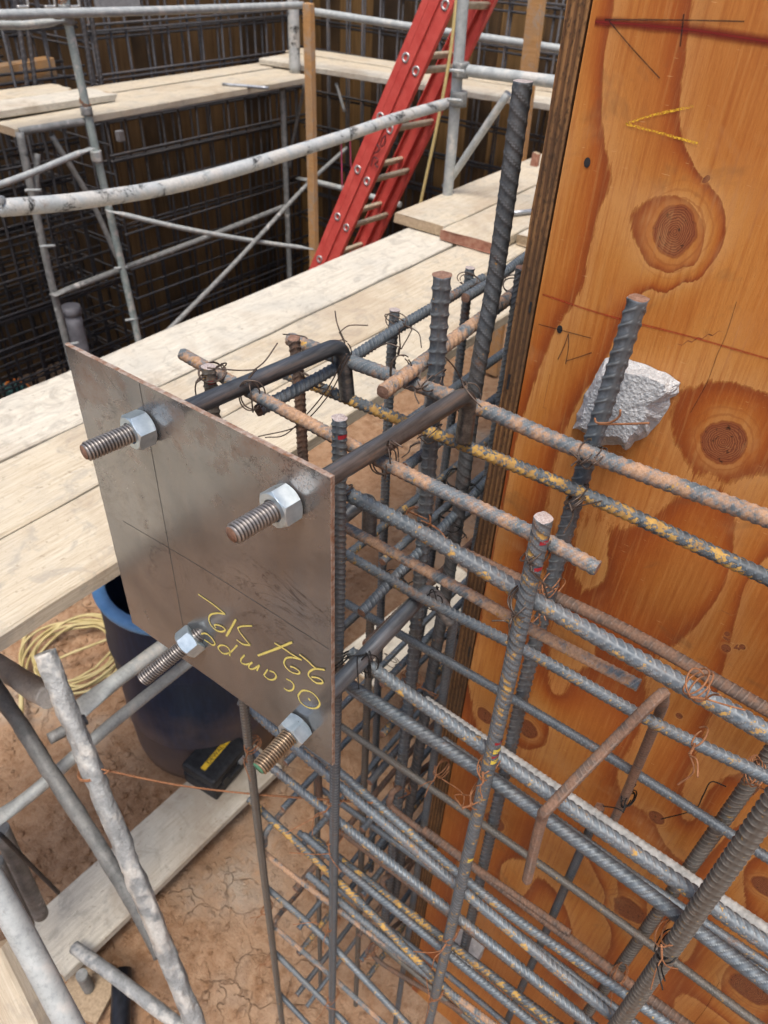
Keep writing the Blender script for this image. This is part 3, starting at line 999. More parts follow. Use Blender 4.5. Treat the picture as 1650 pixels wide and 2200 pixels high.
bar(cageA, 'horizontal_bar', ext(pl('y', BY, (1190, 1760), (1330, 1860), (1520, 2005), (1646, 2088)), .2, .3), .0150, M_BLUE2, roll=1.3, slant=.9)

for i, (z, x0b, x1b, mt) in enumerate(((-.49, -.20, .62, M_BLUE), (-.70, -.26, .66, M_BLUE2), (-.83, -.24, .70, M_MIX), (-1.09, -.27, .62, M_BLUE2), (-1.22, -.25, .60, M_BROWN), (-1.34, -.27, .60, M_BLUE), (-1.49, -.26, .55, M_BLUE2), (-1.63, -.27, .5, M_MIX))):
    bar(cageA, 'horizontal_bar', [(x0b, BY + .004 * math.sin(i * 2), z + .012 * math.sin(i * 4)), ((x0b + x1b) / 2, BY + .003, z + .006), (x1b, BY, z - .012 * math.cos(i * 3))], .0132, mt, sides=14, detail=.8, roll=i * .8)
for i, (xb, mt) in enumerate(((-.02, M_BLUE), (-.165, M_MIX), (.25, M_BLUE))):
    bar(cageA, 'vertical_bar', [(xb, BVY, -.42 - .1 * i), (xb + .006, BVY + .004, -2.28)], .0140, mt, sides=14, detail=.8, roll=i)
# hairpin ties bent round the corner
hp = [at(678, 1665, 'y', .30), at(584, 1771, 'y', .13), at(569, 1812, 'y', FY), at(591, 1851, 'y', FY), at(936, 2109, 'y', FY)]
bar(cageA, 'hairpin_bar', ext(hp, .25, .4), .0118, M_RUST, roll=1.0, slant=.5, rad=None)
hp = [at(640, 1920, 'y', .3), at(598, 1968, 'y', .14), at(590, 1985, 'y', FY), at(604, 2004, 'y', FY), at(704, 2090, 'y', FY), at(820, 2196, 'y', FY)]
bar(cageA, 'hairpin_bar', ext(hp, .2, .4), .0118, M_RUST, roll=.4, slant=.3)
for (a, b, c, d_, e_) in (((905, 1655), (858, 1690), (840, 1712), (862, 1752), (1110, 1925)), ((890, 1840), (838, 1878), (822, 1895), (840, 1925), (950, 2010)), ((860, 1980), (812, 2022), (800, 2040), (818, 2068), (920, 2130))):
    hp = [at(*a, 'y', .42), at(*b, 'y', .29), at(*c, 'y', BY), at(*d_, 'y', BY), at(*e_, 'y', BY)]
    bar(cageA, 'hairpin_bar', ext(hp, .2, .1), .0118, M_BROWN, roll=1.0, slant=.3)

# return-wall verticals
V7 = pl('x', -.083, (1124, 174), (1066, 583), (1023, 818), (978, 1150), (923, 1477))
bar(cageB, 'vertical_bar', ext(V7, 0, 1.5), .0205, M_DARK, cut=M_CUT, roll=2.4, slant=.75, pitch=.0145, rib=.075)
V8 = pl('x', -.086, (950, 590), (935, 826), (911, 1133), (884, 1459), (862, 1659))
bar(cageB, 'vertical_bar', ext(V8, 0, 1.3), .0200, M_BLUE, cut=M_CUTR, roll=1.0, slant=.35, pitch=.0145)
bar(cageB, 'vertical_bar', ext(pl('x', -.09, (1120, 574), (1096, 739), (1078, 845)), 0, 1.9), .0150, M_BLUE, roll=.6)
bar(cageB, 'vertical_bar', ext(pl('x', -.25, (631, 726), (643, 826), (649, 950)), 0, 2.0), .0150, M_BROWN, cut=M_CUTR, roll=.6)
bar(cageB, 'vertical_bar', ext(pl('x', -.24, (848, 665), (836, 845), (822, 1204), (807, 1604)), 0, 1.0), .0150, M_BLUE, cut=M_CUT, roll=1.1, slant=.4)
bar(cageB, 'vertical_bar', ext(pl('x', -.24, (1010, 575), (986, 786), (958, 983)), 0, 1.8), .0150, M_BLUE, cut=M_CUT, roll=1.7, slant=.4)
for i, y in enumerate((.86, 1.1, 1.4, 1.8)):
    bar(cageB, 'vertical_bar', [(-.24 + .004 * math.sin(i * 3), y, -.05 + .02 * math.sin(i * 5)), (-.245, y + .01, -2.3)], .0145, M_BLUE, sides=10, detail=.6, roll=i)
for i, y in enumerate((.60, .85, 1.2)):
    bar(cageB, 'vertical_bar', [(-.095, y, -.02), (-.09, y + .01, -2.3)], .0145, M_DARK, sides=10, detail=.6, roll=i)
# return-wall horizontals
YB1 = pl('z', -.085, (555, 882), (725, 788), (880, 690), (1038, 598))
bar(cageB, 'horizontal_bar', YB1, .0150, M_BLUE, cut=M_CUTR, roll=.2, slant=.6)
bar(cageB, 'horizontal_bar', ext(pl('z', -.075, (1000, 640), (1070, 596), (1140, 543)), 0, 1.2), .0150, M_BLUE, roll=.9, slant=.6)
YB2 = pl('x', -.104, (822, 843), (915, 774), (1124, 617))
bar(cageB, 'horizontal_bar', ext(YB2, 0, 1.3), .0172, M_RUST, cut=M_CUTR, roll=.9, slant=.5)
sq = pl('x', -.085, (776, 1317), (873, 1215))
bar(cageB, 'horizontal_bar', ext(sq, 0, 1.2), .0140, M_BLUE, cut=M_CUTR, roll=.8, slant=.4)
lev_r = [-.19, -.33, -.46, -.60, -.74, -.88, -1.02, -1.18, -1.34, -1.5, -1.7, -1.9]
lev_l = [-.25, -.42, -.60, -.78, -.95, -1.12, -1.29, -1.46, -1.64, -1.85, -2.05]
mats = [M_BLUE, M_BLUE2, M_BROWN, M_BLUE, M_OCHRE, M_DARK, M_BLUE2]
for i, z in enumerate(lev_r):
    y0 = .19 + .09 * vnoise2(np.array([i * 1.7]), np.array([0.3]), 2)[0]
    dx = -.112 + rng.uniform(-.006, .006)
    bar(cageB, 'horizontal_bar', [(dx, y0, z + rng.uniform(-.012, .012)), (dx + rng.uniform(-.01, .01), 1.9, z + rng.uniform(-.03, .03))], float(rng.choice([.0122, .0140, .0150])), mats[i % 7], sides=12, detail=.75, roll=i * 1.3, slant=.6)
for i, z in enumerate(lev_l):
    y0 = .10 + .07 * vnoise2(np.array([i * 2.1]), np.array([0.9]), 3)[0]
    dx = -.222 + rng.uniform(-.006, .006)
    bar(cageB, 'horizontal_bar', [(dx, y0, z + rng.uniform(-.012, .012)), (dx + rng.uniform(-.01, .01), 2.2, z + rng.uniform(-.03, .03))], float(rng.choice([.0122, .0140, .0150])), mats[(i + 3) % 7], sides=12, detail=.75, roll=i * .9, slant=.6)

# paint bands on the cut-to-length bars
for (pts, z0, dd, mt) in ((V1, -.043, .0152, M_REDMARK), (V2, -.052, .0152, M_REDMARK), (V3, -.052, .0165, M_REDMARK), (V3, -.082, .0165, M_REDMARK), (V3, -.337, .0165, M_REDMARK), (V3, -.352, .0165, M_YELMARK), (V3, -.362, .0165, M_REDMARK), (V3, -.372, .0165, M_YELMARK), (V3, -.60, .0165, M_YELMARK)):
    P3 = np.array(pts)
    p = np.array([np.interp(z0, P3[::-1, 2], P3[::-1, k]) for k in range(3)])
    hh = .0022 if mt is M_REDMARK else .004
    Vb, Fb = tube_vf([p + [0, 0, hh], p, p - [0, 0, hh]], dd / 2 * 1.0, 18, False)
    a0 = np.linspace(0, 2 * np.pi, 18, endpoint=False)
    mk('paint_band', Vb, [f for i, f in enumerate(Fb) if (i % 18) in range(1, 12)], mt, {id(V1): B1, id(V2): B2, id(V3): B3}[id(pts)])

# ------------------------------------------------------------------ tie wires
def wire_vf(mb, pts, r=.0008, n=6, step=.0018):
    P, s = smooth_path(pts, step)
    mb.tube(P, r, n)


def unit(v):
    v = A3(v)
    return v / (np.linalg.norm(v) + 1e-12)


def tie(parent, p, a, b, ra, rb, mat, seed=0, loops=2, tail=.022, twist=.012, wr=.0008, side=None, name='tie_wire'):
    """wire looped diagonally round the crossing of bar a (near) and bar b, ends twisted together and left standing"""
    rg = np.random.default_rng(seed)
    p = A3(p); a = unit(a); b = unit(b)
    n = unit(np.cross(a, b))
    to_cam = unit(CAM_C - p)
    if n @ to_cam < 0: n = -n
    mb = MB()
    for k in range(loops):
        sgn = 1 if k % 2 == 0 else -1
        if rg.random() < .3: sgn = -sgn
        e = unit(a + sgn * b * rg.uniform(.6, 1.4))
        o = rg.normal(0, .0018, 3)
        th = np.linspace(0, 2 * np.pi, 22) + rg.uniform(0, 6)
        R1 = (ra + rb) + wr * 1.5
        R2 = max(ra, rb) * rg.uniform(1.12, 1.4)
        sup = np.sign(np.cos(th)) * np.abs(np.cos(th)) ** .8
        drift = np.linspace(-1, 1, 22)[:, None] * unit(np.cross(n, e)) * rg.uniform(.001, .003)
        q = p + o + n * (R1 * sup)[:, None] + e * (R2 * np.sin(th))[:, None] + drift
        wire_vf(mb, q, wr)
    st = p + n * (ra + rb + wr) + rg.normal(0, .002, 3)
    d = unit(n * .9 + rg.normal(0, .5, 3) + (A3(side) if side is not None else 0))
    u = unit(np.cross(d, [.3, .5, .8])); w = np.cross(d, u)
    t = np.linspace(0, 1, 24)
    for s_ in (0, np.pi):
        h = st + d * (t * twist)[:, None] + wr * 1.05 * (np.cos(t * 22 + s_)[:, None] * u + np.sin(t * 22 + s_)[:, None] * w)
        e1 = st + d * twist
        dv = unit(d + rg.normal(0, .8, 3))
        dv2 = unit(dv + rg.normal(0, .6, 3) + np.array([0, 0, -.3]))
        L = tail * rg.uniform(.5, 1.3)
        wire_vf(mb, np.concatenate([h, [e1 + dv * L * .4, e1 + dv * L * .6 + dv2 * L * .5]]), wr)
    return mb.build(name, mat, parent)


def ring(parent, p, axis, r, mat, seed=0, turns=2, wr=.0008, spread=.006, tail=.02, name='tie_wire'):
    rg = np.random.default_rng(seed)
    p = A3(p); ax = unit(axis)
    u = unit(np.cross(ax, [.31, .2, .9] if abs(ax[2]) < .9 else [1, .2, 0])); w = np.cross(ax, u)
    t = np.linspace(0, 1, 18 * turns)
    th = t * 2 * np.pi * turns + rg.uniform(0, 6)
    tilt = rg.normal(0, .35, 2)
    rr = (r + wr * 1.2) * (1 + .06 * np.sin(th * 2.3))
    q = p + (np.cos(th) * rr)[:, None] * u + (np.sin(th) * rr)[:, None] * w + ((t - .5) * spread + r * (tilt[0] * np.cos(th) + tilt[1] * np.sin(th)))[:, None] * ax
    ends = unit(q[-1] - p)
    q = np.concatenate([q, [q[-1] + (unit(np.cross(ax, ends)) * .6 + ends * .7 + rg.normal(0, .3, 3)) * tail * .5, q[-1] + (unit(np.cross(ax, ends)) * .5 + ends * .9 + rg.normal(0, .4, 3)) * tail]])
    mb = MB(); wire_vf(mb, q, wr)
    return mb.build(name, mat, parent)


X_, Y_, Z_ = (1, 0, 0), (0, 1, 0), (0, 0, 1)
sd_ = 100
for (u, v, ax, val, a, b, ra, rb, mt, kw) in (
        (540, 848, 'y', .112, X_, Y_, .007, .0095, M_WIRE, dict(loops=3, tail=.05)),
        (455, 795, 'y', .108, Z_, X_, .0078, .007, M_WIRE, dict(loops=3, tail=.03)),
        (735, 765, 'y', .262, Y_, X_, .0095, .0085, M_WIRE, dict(loops=3, tail=.055, side=(0, 0, .9))),
        (825, 990, 'y', .115, Y_, X_, .0095, .007, M_WIRE, dict(loops=3, tail=.02)),
        (1000, 855, 'y', .262, Y_, X_, .0095, .0085, M_WIRE, dict(loops=2, tail=.05, side=(0, 0, 1))),
        (930, 815, 'y', .262, Z_, X_, .010, .0085, M_WIRE, dict(loops=2, tail=.03)),
        (855, 795, 'z', -.05, Y_, X_, .0085, .0085, M_WIRE, dict(loops=2, tail=.04)),
        (920, 925, 'y', .262, X_, Z_, .0076, .010, M_WIRE, dict(loops=2)),
        (1268, 980, 'y', .262, X_, Z_, .0086, .0097, M_WIRE, dict(loops=3, tail=.02)),
        (1240, 1065, 'y', .262, X_, Z_, .0076, .0097, M_WIRE, dict(loops=3, tail=.035, side=(0, -.2, -1))),
        (1160, 1180, 'y', .109, Z_, X_, .0082, .007, M_WIRE, dict(loops=3, tail=.05, side=(0, 0, -.8))),
        (1125, 1290, 'y', .109, Z_, X_, .0082, .0082, M_WIRE, dict(loops=4, tail=.02, side=(0, 0, -.6))),
        (1185, 1255, 'y', .275, Z_, X_, .0097, .008, M_WIRE_R, dict(loops=3, tail=.03)),
        (1150, 1330, 'y', .27, Z_, X_, .0097, .007, M_WIRE_R, dict(loops=2, tail=.02)),
        (730, 1060, 'y', .109, Z_, X_, .0076, .008, M_WIRE, dict(loops=3, tail=.01)),
        (790, 1425, 'y', .11, Y_, X_, .0095, .008, M_WIRE_K, dict(loops=3, tail=.04, side=(0, 0, -.6))),
        (735, 1420, 'y', .108, Z_, X_, .0076, .008, M_WIRE_K, dict(loops=4, tail=.02)),
        (935, 1290, 'y', .225, Y_, X_, .008, .006, M_WIRE_K, dict(loops=2, tail=.006)),
        (850, 1240, 'x', -.085, Y_, Z_, .006, .006, M_WIRE_K, dict(loops=3, tail=.010)),
        (900, 1115, 'x', -.09, Z_, Y_, .010, .007, M_WIRE_R, dict(loops=4, tail=.02)),
        (985, 1030, 'x', -.09, Z_, Y_, .0103, .007, M_WIRE_K, dict(loops=2, tail=.03)),
        (965, 1120, 'x', -.09, Z_, Y_, .0103, .007, M_WIRE_K, dict(loops=2, tail=.02)),
        (960, 1355, 'x', -.09, Z_, Y_, .010, .007, M_WIRE_K, dict(loops=3, tail=.03)),
        (885, 1460, 'x', -.09, Z_, Y_, .010, .007, M_WIRE_R, dict(loops=4, tail=.03)),
        (865, 1690, 'x', -.09, Z_, Y_, .010, .007, M_WIRE_R, dict(loops=3, tail=.03)),
        (1052, 1640, 'y', .109, Z_, X_, .0082, .0082, M_WIRE_R, dict(loops=4, tail=.03)),
        (1030, 1705, 'y', .109, Z_, X_, .0082, .0082, M_WIRE_R, dict(loops=4, tail=.06, side=(0, 0, -.9))),
        (722, 1715, 'y', .109, Z_, X_, .0076, .0075, M_WIRE_R, dict(loops=4, tail=.06)),
        (718, 1800, 'y', .109, Z_, X_, .0076, .0075, M_WIRE_R, dict(loops=3, tail=.05, side=(0, 0, -.5))),
        (718, 1985, 'y', .109, Z_, X_, .0076, .0075, M_WIRE_R, dict(loops=3, tail=.06)),
        (716, 2140, 'y', .109, Z_, X_, .0076, .0075, M_WIRE_R, dict(loops=4, tail=.04)),
        (545, 1600, 'y', .109, Z_, X_, .0076, .0075, M_WIRE_R, dict(loops=4, tail=.05)),
        (575, 1950, 'y', .109, Z_, X_, .0076, .0075, M_WIRE_R, dict(loops=4, tail=.03)),
        (580, 2060, 'y', .109, Z_, X_, .0076, .0075, M_WIRE_R, dict(loops=2, tail=.03)),
        (970, 2005, 'y', .109, Z_, X_, .0082, .0075, M_WIRE_R, dict(loops=3, tail=.04, side=(0, 0, -.7))),
        (940, 2130, 'y', .109, Z_, X_, .0082, .0075, M_WIRE_R, dict(loops=5, tail=.05)),
        (1440, 2030, 'y', .109, Z_, X_, .0088, .0082, M_WIRE_K, dict(loops=3, tail=.035)),
        (1440, 2000, 'y', .109, Z_, X_, .0088, .0082, M_WIRE_R, dict(loops=2, tail=.05)),
        (1330, 2090, 'y', .262, Z_, X_, .0093, .0079, M_WIRE_R, dict(loops=3, tail=.03)),
        (1500, 1470, 'y', .11, X_, Z_, .0082, .006, M_WIRE_R, dict(loops=3, tail=.03)),
        (1505, 1580, 'y', .11, X_, Z_, .004, .006, M_WIRE_R, dict(loops=1, tail=.03)),
        (1620, 1655, 'y', .262, Z_, X_, .0093, .007, M_WIRE_R, dict(loops=4, tail=.04)),
        (1350, 1715, 'y', .27, Z_, X_, .0063, .006, M_WIRE_K, dict(loops=4, tail=.04)),
        (850, 690, 'x', -.225, Z_, Y_, .0075, .0075, M_WIRE, dict(loops=2, tail=.03)),
        (1010, 600, 'x', -.225, Z_, Y_, .0075, .0075, M_WIRE, dict(loops=2, tail=.03)),
        (1110, 615, 'x', -.10, Z_, Y_, .0075, .0085, M_WIRE, dict(loops=2, tail=.04)),
        (650, 815, 'x', -.24, Z_, Y_, .0075, .0075, M_WIRE, dict(loops=3, tail=.03)),
        (838, 1420, 'x', -.225, Z_, Y_, .0075, .0075, M_WIRE, dict(loops=2, tail=.03)),
        (950, 1650, 'y', .26, Z_, X_, .009, .007, M_WIRE_R, dict(loops=3, tail=.03)),
        (800, 2040, 'y', .26, Z_, X_, .009, .007, M_WIRE_R, dict(loops=3, tail=.03))):
    sd_ += 1
    tie(cageA if val > 0 and ax == 'y' else cageB, at(u, v, ax, val), a, b, ra, rb, mt, seed=sd_, **kw)
# slack wires
mb = MB(); wire_vf(mb, pl('y', .262, (1278, 898), (1282, 908), (1310, 908), (1330, 895), (1333, 880)), .0011); wire_vf(mb, pl('y', .262, (1285, 911), (1340, 911), (1395, 909)), .0011)
mb.build('tie_wire', M_WIRE_R, cageA)
mb = MB(); wire_vf(mb, pl('y', .20, (745, 760), (700, 840), (650, 900), (610, 935), (570, 940))); wire_vf(mb, pl('y', .20, (750, 765), (705, 850), (640, 915), (555, 938)))
mb.build('slack_tie_wire', M_WIRE, cageA)
mb = MB(); wire_vf(mb, pl('y', .24, (608, 718), (650, 722), (660, 727)))
mb.build('slack_tie_wire', M_WIRE, cageA)
mb = MB(); wire_vf(mb, pl('y', .30, (1420, 1760), (1490, 1740), (1510, 1710), (1528, 1680), (1560, 1690)))
mb.build('slack_tie_wire', M_WIRE_K, cageA)

# ------------------------------------------------------------------ loose bent bar hooked on the cage
bent = [at(1300, 1800, 'y', .28), at(1341, 1714, 'y', .27), at(1412, 1545, 'y', .24), at(1424, 1503, 'y', .205), at(1400, 1510, 'y', .18), at(1191, 1723, 'y', .085), at(1163, 1764, 'y', .085), at(1132, 1891, 'y', .085)]
o = bar(None, 'bent_bar', bent, .0125, M_BROWN, roll=.5, slant=.3, pitch=.0055, rib=.035)
tag(o, 'rust-brown bent bar hooked over a blue-grey horizontal bar, its end hanging free', 'rebar')

# ------------------------------------------------------------------ steel embed plate
PW, PH, PT = .3525, .412, .005
plate = empty('embed_plate', (-PW / 2, 0, -PH), 'rectangular grey-brown steel embed plate with yellow handwriting and four bolts', 'steel plate')
c_tl, c_tr, c_bl, c_br = (at(u, v, 'y', 0) for u, v in ((138, 739), (711, 1026), (283.6, 1338), (714, 1646)))
nu = 40
pr = []
uu = np.linspace(0, 1, nu)
edge = [c_tl + (c_tr - c_tl) * t for t in uu] + [c_tr + (c_br - c_tr) * t for t in uu[1:]] + [c_br + (c_bl - c_br) * t for t in uu[1:]] + [c_bl + (c_tl - c_bl) * t for t in uu[1:-1]]
edge = np.array(edge)
k0 = len(edge)
edge[:, 0] += (vnoise2(np.arange(k0) * .9, np.zeros(k0), 8) - .5) * .0008
edge[:, 2] += (vnoise2(np.arange(k0) * .9, np.ones(k0) * 5, 9) - .5) * .0008
ctr = edge.mean(0)
inner = edge + (ctr - edge) * .003
fr_ = inner.copy(); fr_[:, 1] = 0
e1_ = edge.copy(); e1_[:, 1] = .0006
e2_ = edge.copy(); e2_[:, 1] = PT - .0006
bk_ = inner.copy(); bk_[:, 1] = PT
Vp = np.concatenate([fr_, e1_, e2_, bk_])
Fp = [list(range(k0))]
sideF = []
for a in range(3):
    for i in range(k0):
        j = (i + 1) % k0
        sideF.append([a * k0 + i, a * k0 + j, (a + 1) * k0 + j, (a + 1) * k0 + i])
Fp = [list(range(k0))[::-1]] + [list(range(3 * k0, 4 * k0))] + [f[::-1] for f in sideF]
po = mk('plate', Vp, Fp, M_PLATE, plate, loc=(-PW / 2, 0, -PH), smooth=False)
po.data.materials.append(M_PLATE_EDGE)
po.data.polygons.foreach_set('material_index', np.r_[[0, 0], np.ones(len(sideF))].astype(np.int32))
import bmesh
bm = bmesh.new(); bm.from_mesh(po.data); bmesh.ops.recalc_face_normals(bm, faces=bm.faces); bm.to_mesh(po.data); bm.free()


def z8(p): return (400 + p[0] / 5.156, 1240 + p[1] / 5.156)


STROKES = [
    [(1240, 1310), (1290, 1255), (1380, 1270), (1450, 1330), (1480, 1400), (1450, 1445), (1380, 1450), (1310, 1420), (1260, 1370), (1240, 1310)],
    [(1110, 1125), (1160, 1150), (1195, 1195), (1180, 1245), (1130, 1255), (1085, 1228)],
    [(905, 1020), (885, 1050), (862, 1085)], [(862, 1085), (920, 1130), (975, 1130), (1000, 1095), (975, 1055), (925, 1035)],
    [(650, 860), (610, 910), (615, 945), (665, 965), (715, 950), (735, 940)], [(735, 940), (700, 975), (700, 1005), (740, 1015), (790, 990), (815, 970)], [(815, 970), (785, 1035)],
    [(570, 750), (490, 830), (420, 845), (375, 810), (358, 775), (395, 750), (450, 765), (485, 810), (485, 870)],
    [(170, 628), (220, 620), (280, 665), (322, 730), (300, 750), (250, 720), (205, 690)],
    [(135, 185), (290, 290), (435, 405)], [(435, 405), (350, 395), (280, 410), (255, 455), (275, 520), (330, 580), (390, 600), (435, 585), (420, 555), (370, 530), (320, 525), (330, 560)],
    [(555, 465), (505, 555), (450, 650)],
    [(735, 535), (620, 540), (575, 560)], [(575, 560), (610, 620), (715, 750)], [(715, 750), (640, 740), (600, 715), (565, 690)],
    [(1180, 715), (1000, 790), (800, 865)],
    [(985, 725), (1070, 775), (1180, 850), (1285, 910)], [(1285, 910), (1190, 885), (1120, 890), (1090, 935), (1110, 990), (1170, 1045), (1240, 1065), (1265, 1050), (1240, 1020), (1190, 990), (1160, 985)],
    [(1262, 850), (1350, 920), (1440, 1000), (1540, 1020)], [(1540, 1020), (1440, 1010), (1380, 1035), (1360, 1075), (1390, 1120), (1450, 1165), (1515, 1165), (1510, 1135), (1455, 1105), (1395, 1100)],
]
for i, s in enumerate(STROKES):
    ribbon('yellow_marker_stroke', [z8(p) for p in s], .0032 if i not in (11, 15) else .0044, M_CHALK, plate, 'y', 0, -.0003 - .00004 * i, step=.0012)
c = at(*z8((1365, 1352)), 'y', 0)
th = np.linspace(0, 2 * np.pi, 10, endpoint=False)
mk('yellow_marker_stroke', np.stack([c[0] + .0018 * np.cos(th), np.full(10, -.0003), c[2] + .0018 * np.sin(th)], 1), [list(range(10))], M_CHALK, plate, smooth=False)
for ln, w in (([(299, 823), (327, 977), (352, 1115), (376, 1249), (396, 1360)], .0006), ([(264, 1119), (400, 1199), (481, 1249), (560, 1300), (706, 1394)], .0006)):
    ribbon('scribe_line', ln, w, M_SCRIBE, plate, 'y', 0, -.0002, step=.01)


# ------------------------------------------------------------------ anchor bolts
def revolve_vf(prof_fn, path_len, r_fn, origin, axis, sides, steps):
    pass


def anchor(name, label, hole, tip, bend, leg, mthread, mrod, nut_roll, green=False):
    """hole: point on plate; tip and bend: axis end points; leg: downward hook length"""
    hole, tip, bend = A3(hole), A3(tip), A3(bend)
    g = empty(name, hole, label, 'anchor bolt', 'anchor bolts through the steel plate')
    ax = unit(bend - tip)
    r, pit = (.0104 if green else .0095), .0033
    L = np.linalg.norm(bend - tip)
    tl = np.linalg.norm(hole - tip) + .028
    # threaded length
    m = int(tl / (pit / 7)); n = 30
    s = np.linspace(0, tl, m)
    th = np.linspace(0, 2 * np.pi, n, endpoint=False)
    u = unit(np.cross(ax, [0, 0, 1])); w = np.cross(u, ax)
    fr = np.mod(s[:, None] / pit + th[None] / (2 * np.pi), 1)
    tri = np.clip((1 - np.abs(fr * 2 - 1)) * 1.35, 0, 1)
    rr = r - .0020 * (1 - tri)
    endf = np.clip(s / .003, 0, 1)[:, None]
    rr = rr * (.80 + .20 * endf)
    V = tip + s[:, None, None] * ax + rr[..., None] * (np.cos(th)[None, :, None] * u + np.sin(th)[None, :, None] * w)
    i = np.arange(m - 1)[:, None] * n; j = np.arange(n)[None]; k = (j + 1) % n
    F = np.stack([i + j, i + k, i + n + k, i + n + j], -1).reshape(-1, 4).tolist()
    V = np.concatenate([V.reshape(-1, 3), [tip - ax * .0004]])
    nf = len(F)
    F += [[m * n, b, a] for a, b in zip(range(n), list(range(1, n)) + [0])]
    o = mk('threaded_end', V, F, mthread, g, attrs={'rib': np.r_[tri.ravel(), 0]})
    o.data.materials.append(M_GREENTIP if green else M_CUTR)
    mi = np.zeros(len(F), np.int32); mi[nf:] = 1
    o.data.polygons.foreach_set('material_index', mi)
    # smooth shank with hook
    pts = [tip + ax * (tl - .001), bend - ax * .045, bend, bend + A3(leg)]
    P, _ = smooth_path(pts, .004, rad=.026)
    Vt, Ft = tube_vf(P, r, 28)
    mk('shank', Vt, Ft, mrod, g)
    # heavy hex nut
    af, hgt = .0325, .0195
    n = 72
    th = np.linspace(0, 2 * np.pi, n, endpoint=False)
    tm = np.mod(th, np.pi / 3) - np.pi / 6
    Rh = af / 2 / np.cos(tm)
    Rc = af / 2 * 1.0
    ch = np.maximum(Rh - Rc, 0) * .62 + .0003
    c0 = hole - ax * (hgt + .0006)

    def ringv(rad, off):
        a = th + nut_roll
        return c0 + np.asarray(off).reshape(-1, 1) * ax + (rad * np.cos(a))[:, None] * u + (rad * np.sin(a))[:, None] * w
    rings = [ringv(np.full(n, r * 1.0), np.full(n, .002)), ringv(np.full(n, r * 1.12), np.zeros(n)), ringv(np.full(n, Rc * .985), np.zeros(n)), ringv(Rh * .997, ch), ringv(Rh, ch + .0004), ringv(Rh, hgt - ch), ringv(np.full(n, Rc * .985), np.full(n, hgt)), ringv(np.full(n, r), np.full(n, hgt))]
    V = np.concatenate(rings)
    F = []
    for a in range(len(rings) - 1):
        for j in range(n):
            k = (j + 1) % n
            F.append([a * n + j, a * n + k, (a + 1) * n + k, (a + 1) * n + j])
    mk('hex_nut', V, F, M_ZINC, g, smooth=False)
    return g


def on_plate(u, v): return at(u, v, 'y', 0)


a1 = (at(181, 973, 'z', -.05), at(735, 738, 'z', -.05))
d1 = unit(a1[1] - a1[0]); h1 = a1[0] + d1 * (-a1[0][1] / d1[1])
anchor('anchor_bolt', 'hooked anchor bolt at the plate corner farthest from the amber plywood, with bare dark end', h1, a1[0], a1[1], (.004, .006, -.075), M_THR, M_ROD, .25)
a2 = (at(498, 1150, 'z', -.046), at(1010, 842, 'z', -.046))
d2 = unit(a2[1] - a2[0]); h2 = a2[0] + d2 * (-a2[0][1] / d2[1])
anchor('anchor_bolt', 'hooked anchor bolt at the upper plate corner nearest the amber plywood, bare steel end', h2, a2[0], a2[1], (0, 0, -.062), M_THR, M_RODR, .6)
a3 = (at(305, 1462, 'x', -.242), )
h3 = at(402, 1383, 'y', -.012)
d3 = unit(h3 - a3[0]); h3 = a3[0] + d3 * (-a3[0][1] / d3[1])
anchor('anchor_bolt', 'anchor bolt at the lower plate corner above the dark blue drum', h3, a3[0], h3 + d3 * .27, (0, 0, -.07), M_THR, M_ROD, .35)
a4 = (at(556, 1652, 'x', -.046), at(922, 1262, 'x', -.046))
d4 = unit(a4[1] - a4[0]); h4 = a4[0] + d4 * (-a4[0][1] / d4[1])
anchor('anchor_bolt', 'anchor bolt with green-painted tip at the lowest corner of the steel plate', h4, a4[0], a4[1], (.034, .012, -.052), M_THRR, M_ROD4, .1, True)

# ------------------------------------------------------------------ broken concrete spacer block behind the tall bar
outl = [(1262, 838), (1300, 770), (1318, 760), (1385, 782), (1430, 800), (1462, 822), (1452, 850), (1435, 880), (1400, 925), (1375, 945), (1345, 968), (1330, 955), (1290, 958), (1262, 935), (1230, 920), (1248, 875)]
front = [(1275, 840), (1300, 800), (1330, 792), (1390, 800), (1432, 818), (1438, 835), (1418, 852), (1400, 862), (1392, 885), (1380, 905), (1352, 945), (1332, 930), (1300, 925), (1275, 915), (1248, 908), (1260, 880)]
def densify(pp, seed):
    r0 = np.random.default_rng(seed)
    o_ = []
    for a, b in zip(pp, pp[1:] + pp[:1]):
        for t in (0, .34, .67):
            j = r0.normal(0, 2.6, 2) if t else np.zeros(2)
            o_.append((a[0] + (b[0] - a[0]) * t + j[0], a[1] + (b[1] - a[1]) * t + j[1]))
    return o_


outl, front = densify(outl, 1), densify(front, 2)
Vc = [at(u, v, 'y', T - .0008) for u, v in outl] + [at(u, v, 'y', T - .029) for u, v in front]
no = len(outl)
V = np.array(Vc)
c0, c1 = V[:no].mean(0), V[no:].mean(0)
V[no:] = V[no:] + (c0 - c1) * [.25, 0, .25]
mid = (V[:no] * .5 + V[no:] * .5); mid += rng.normal(0, .0015, mid.shape)
V = np.concatenate([V[:no], mid, V[no:], [V[no:].mean(0) + [0, -.004, 0]], [c0]])
F = []
for a in range(2):
    for i in range(no):
        j = (i + 1) % no
        F.append([a * no + i, a * no + j, (a + 1) * no + j, (a + 1) * no + i])
for i in range(no):
    j = (i + 1) % no
    F.append([2 * no + i, 2 * no + j, 3 * no])
    F.append([j, i, 3 * no + 1])
ob = mk('concrete_spacer', V, F, M_CONC, smooth=False)
bm = bmesh.new(); bm.from_mesh(ob.data)
bmesh.ops.triangulate(bm, faces=bm.faces)
bmesh.ops.subdivide_edges(bm, edges=bm.edges, cuts=3, use_grid_fill=True)
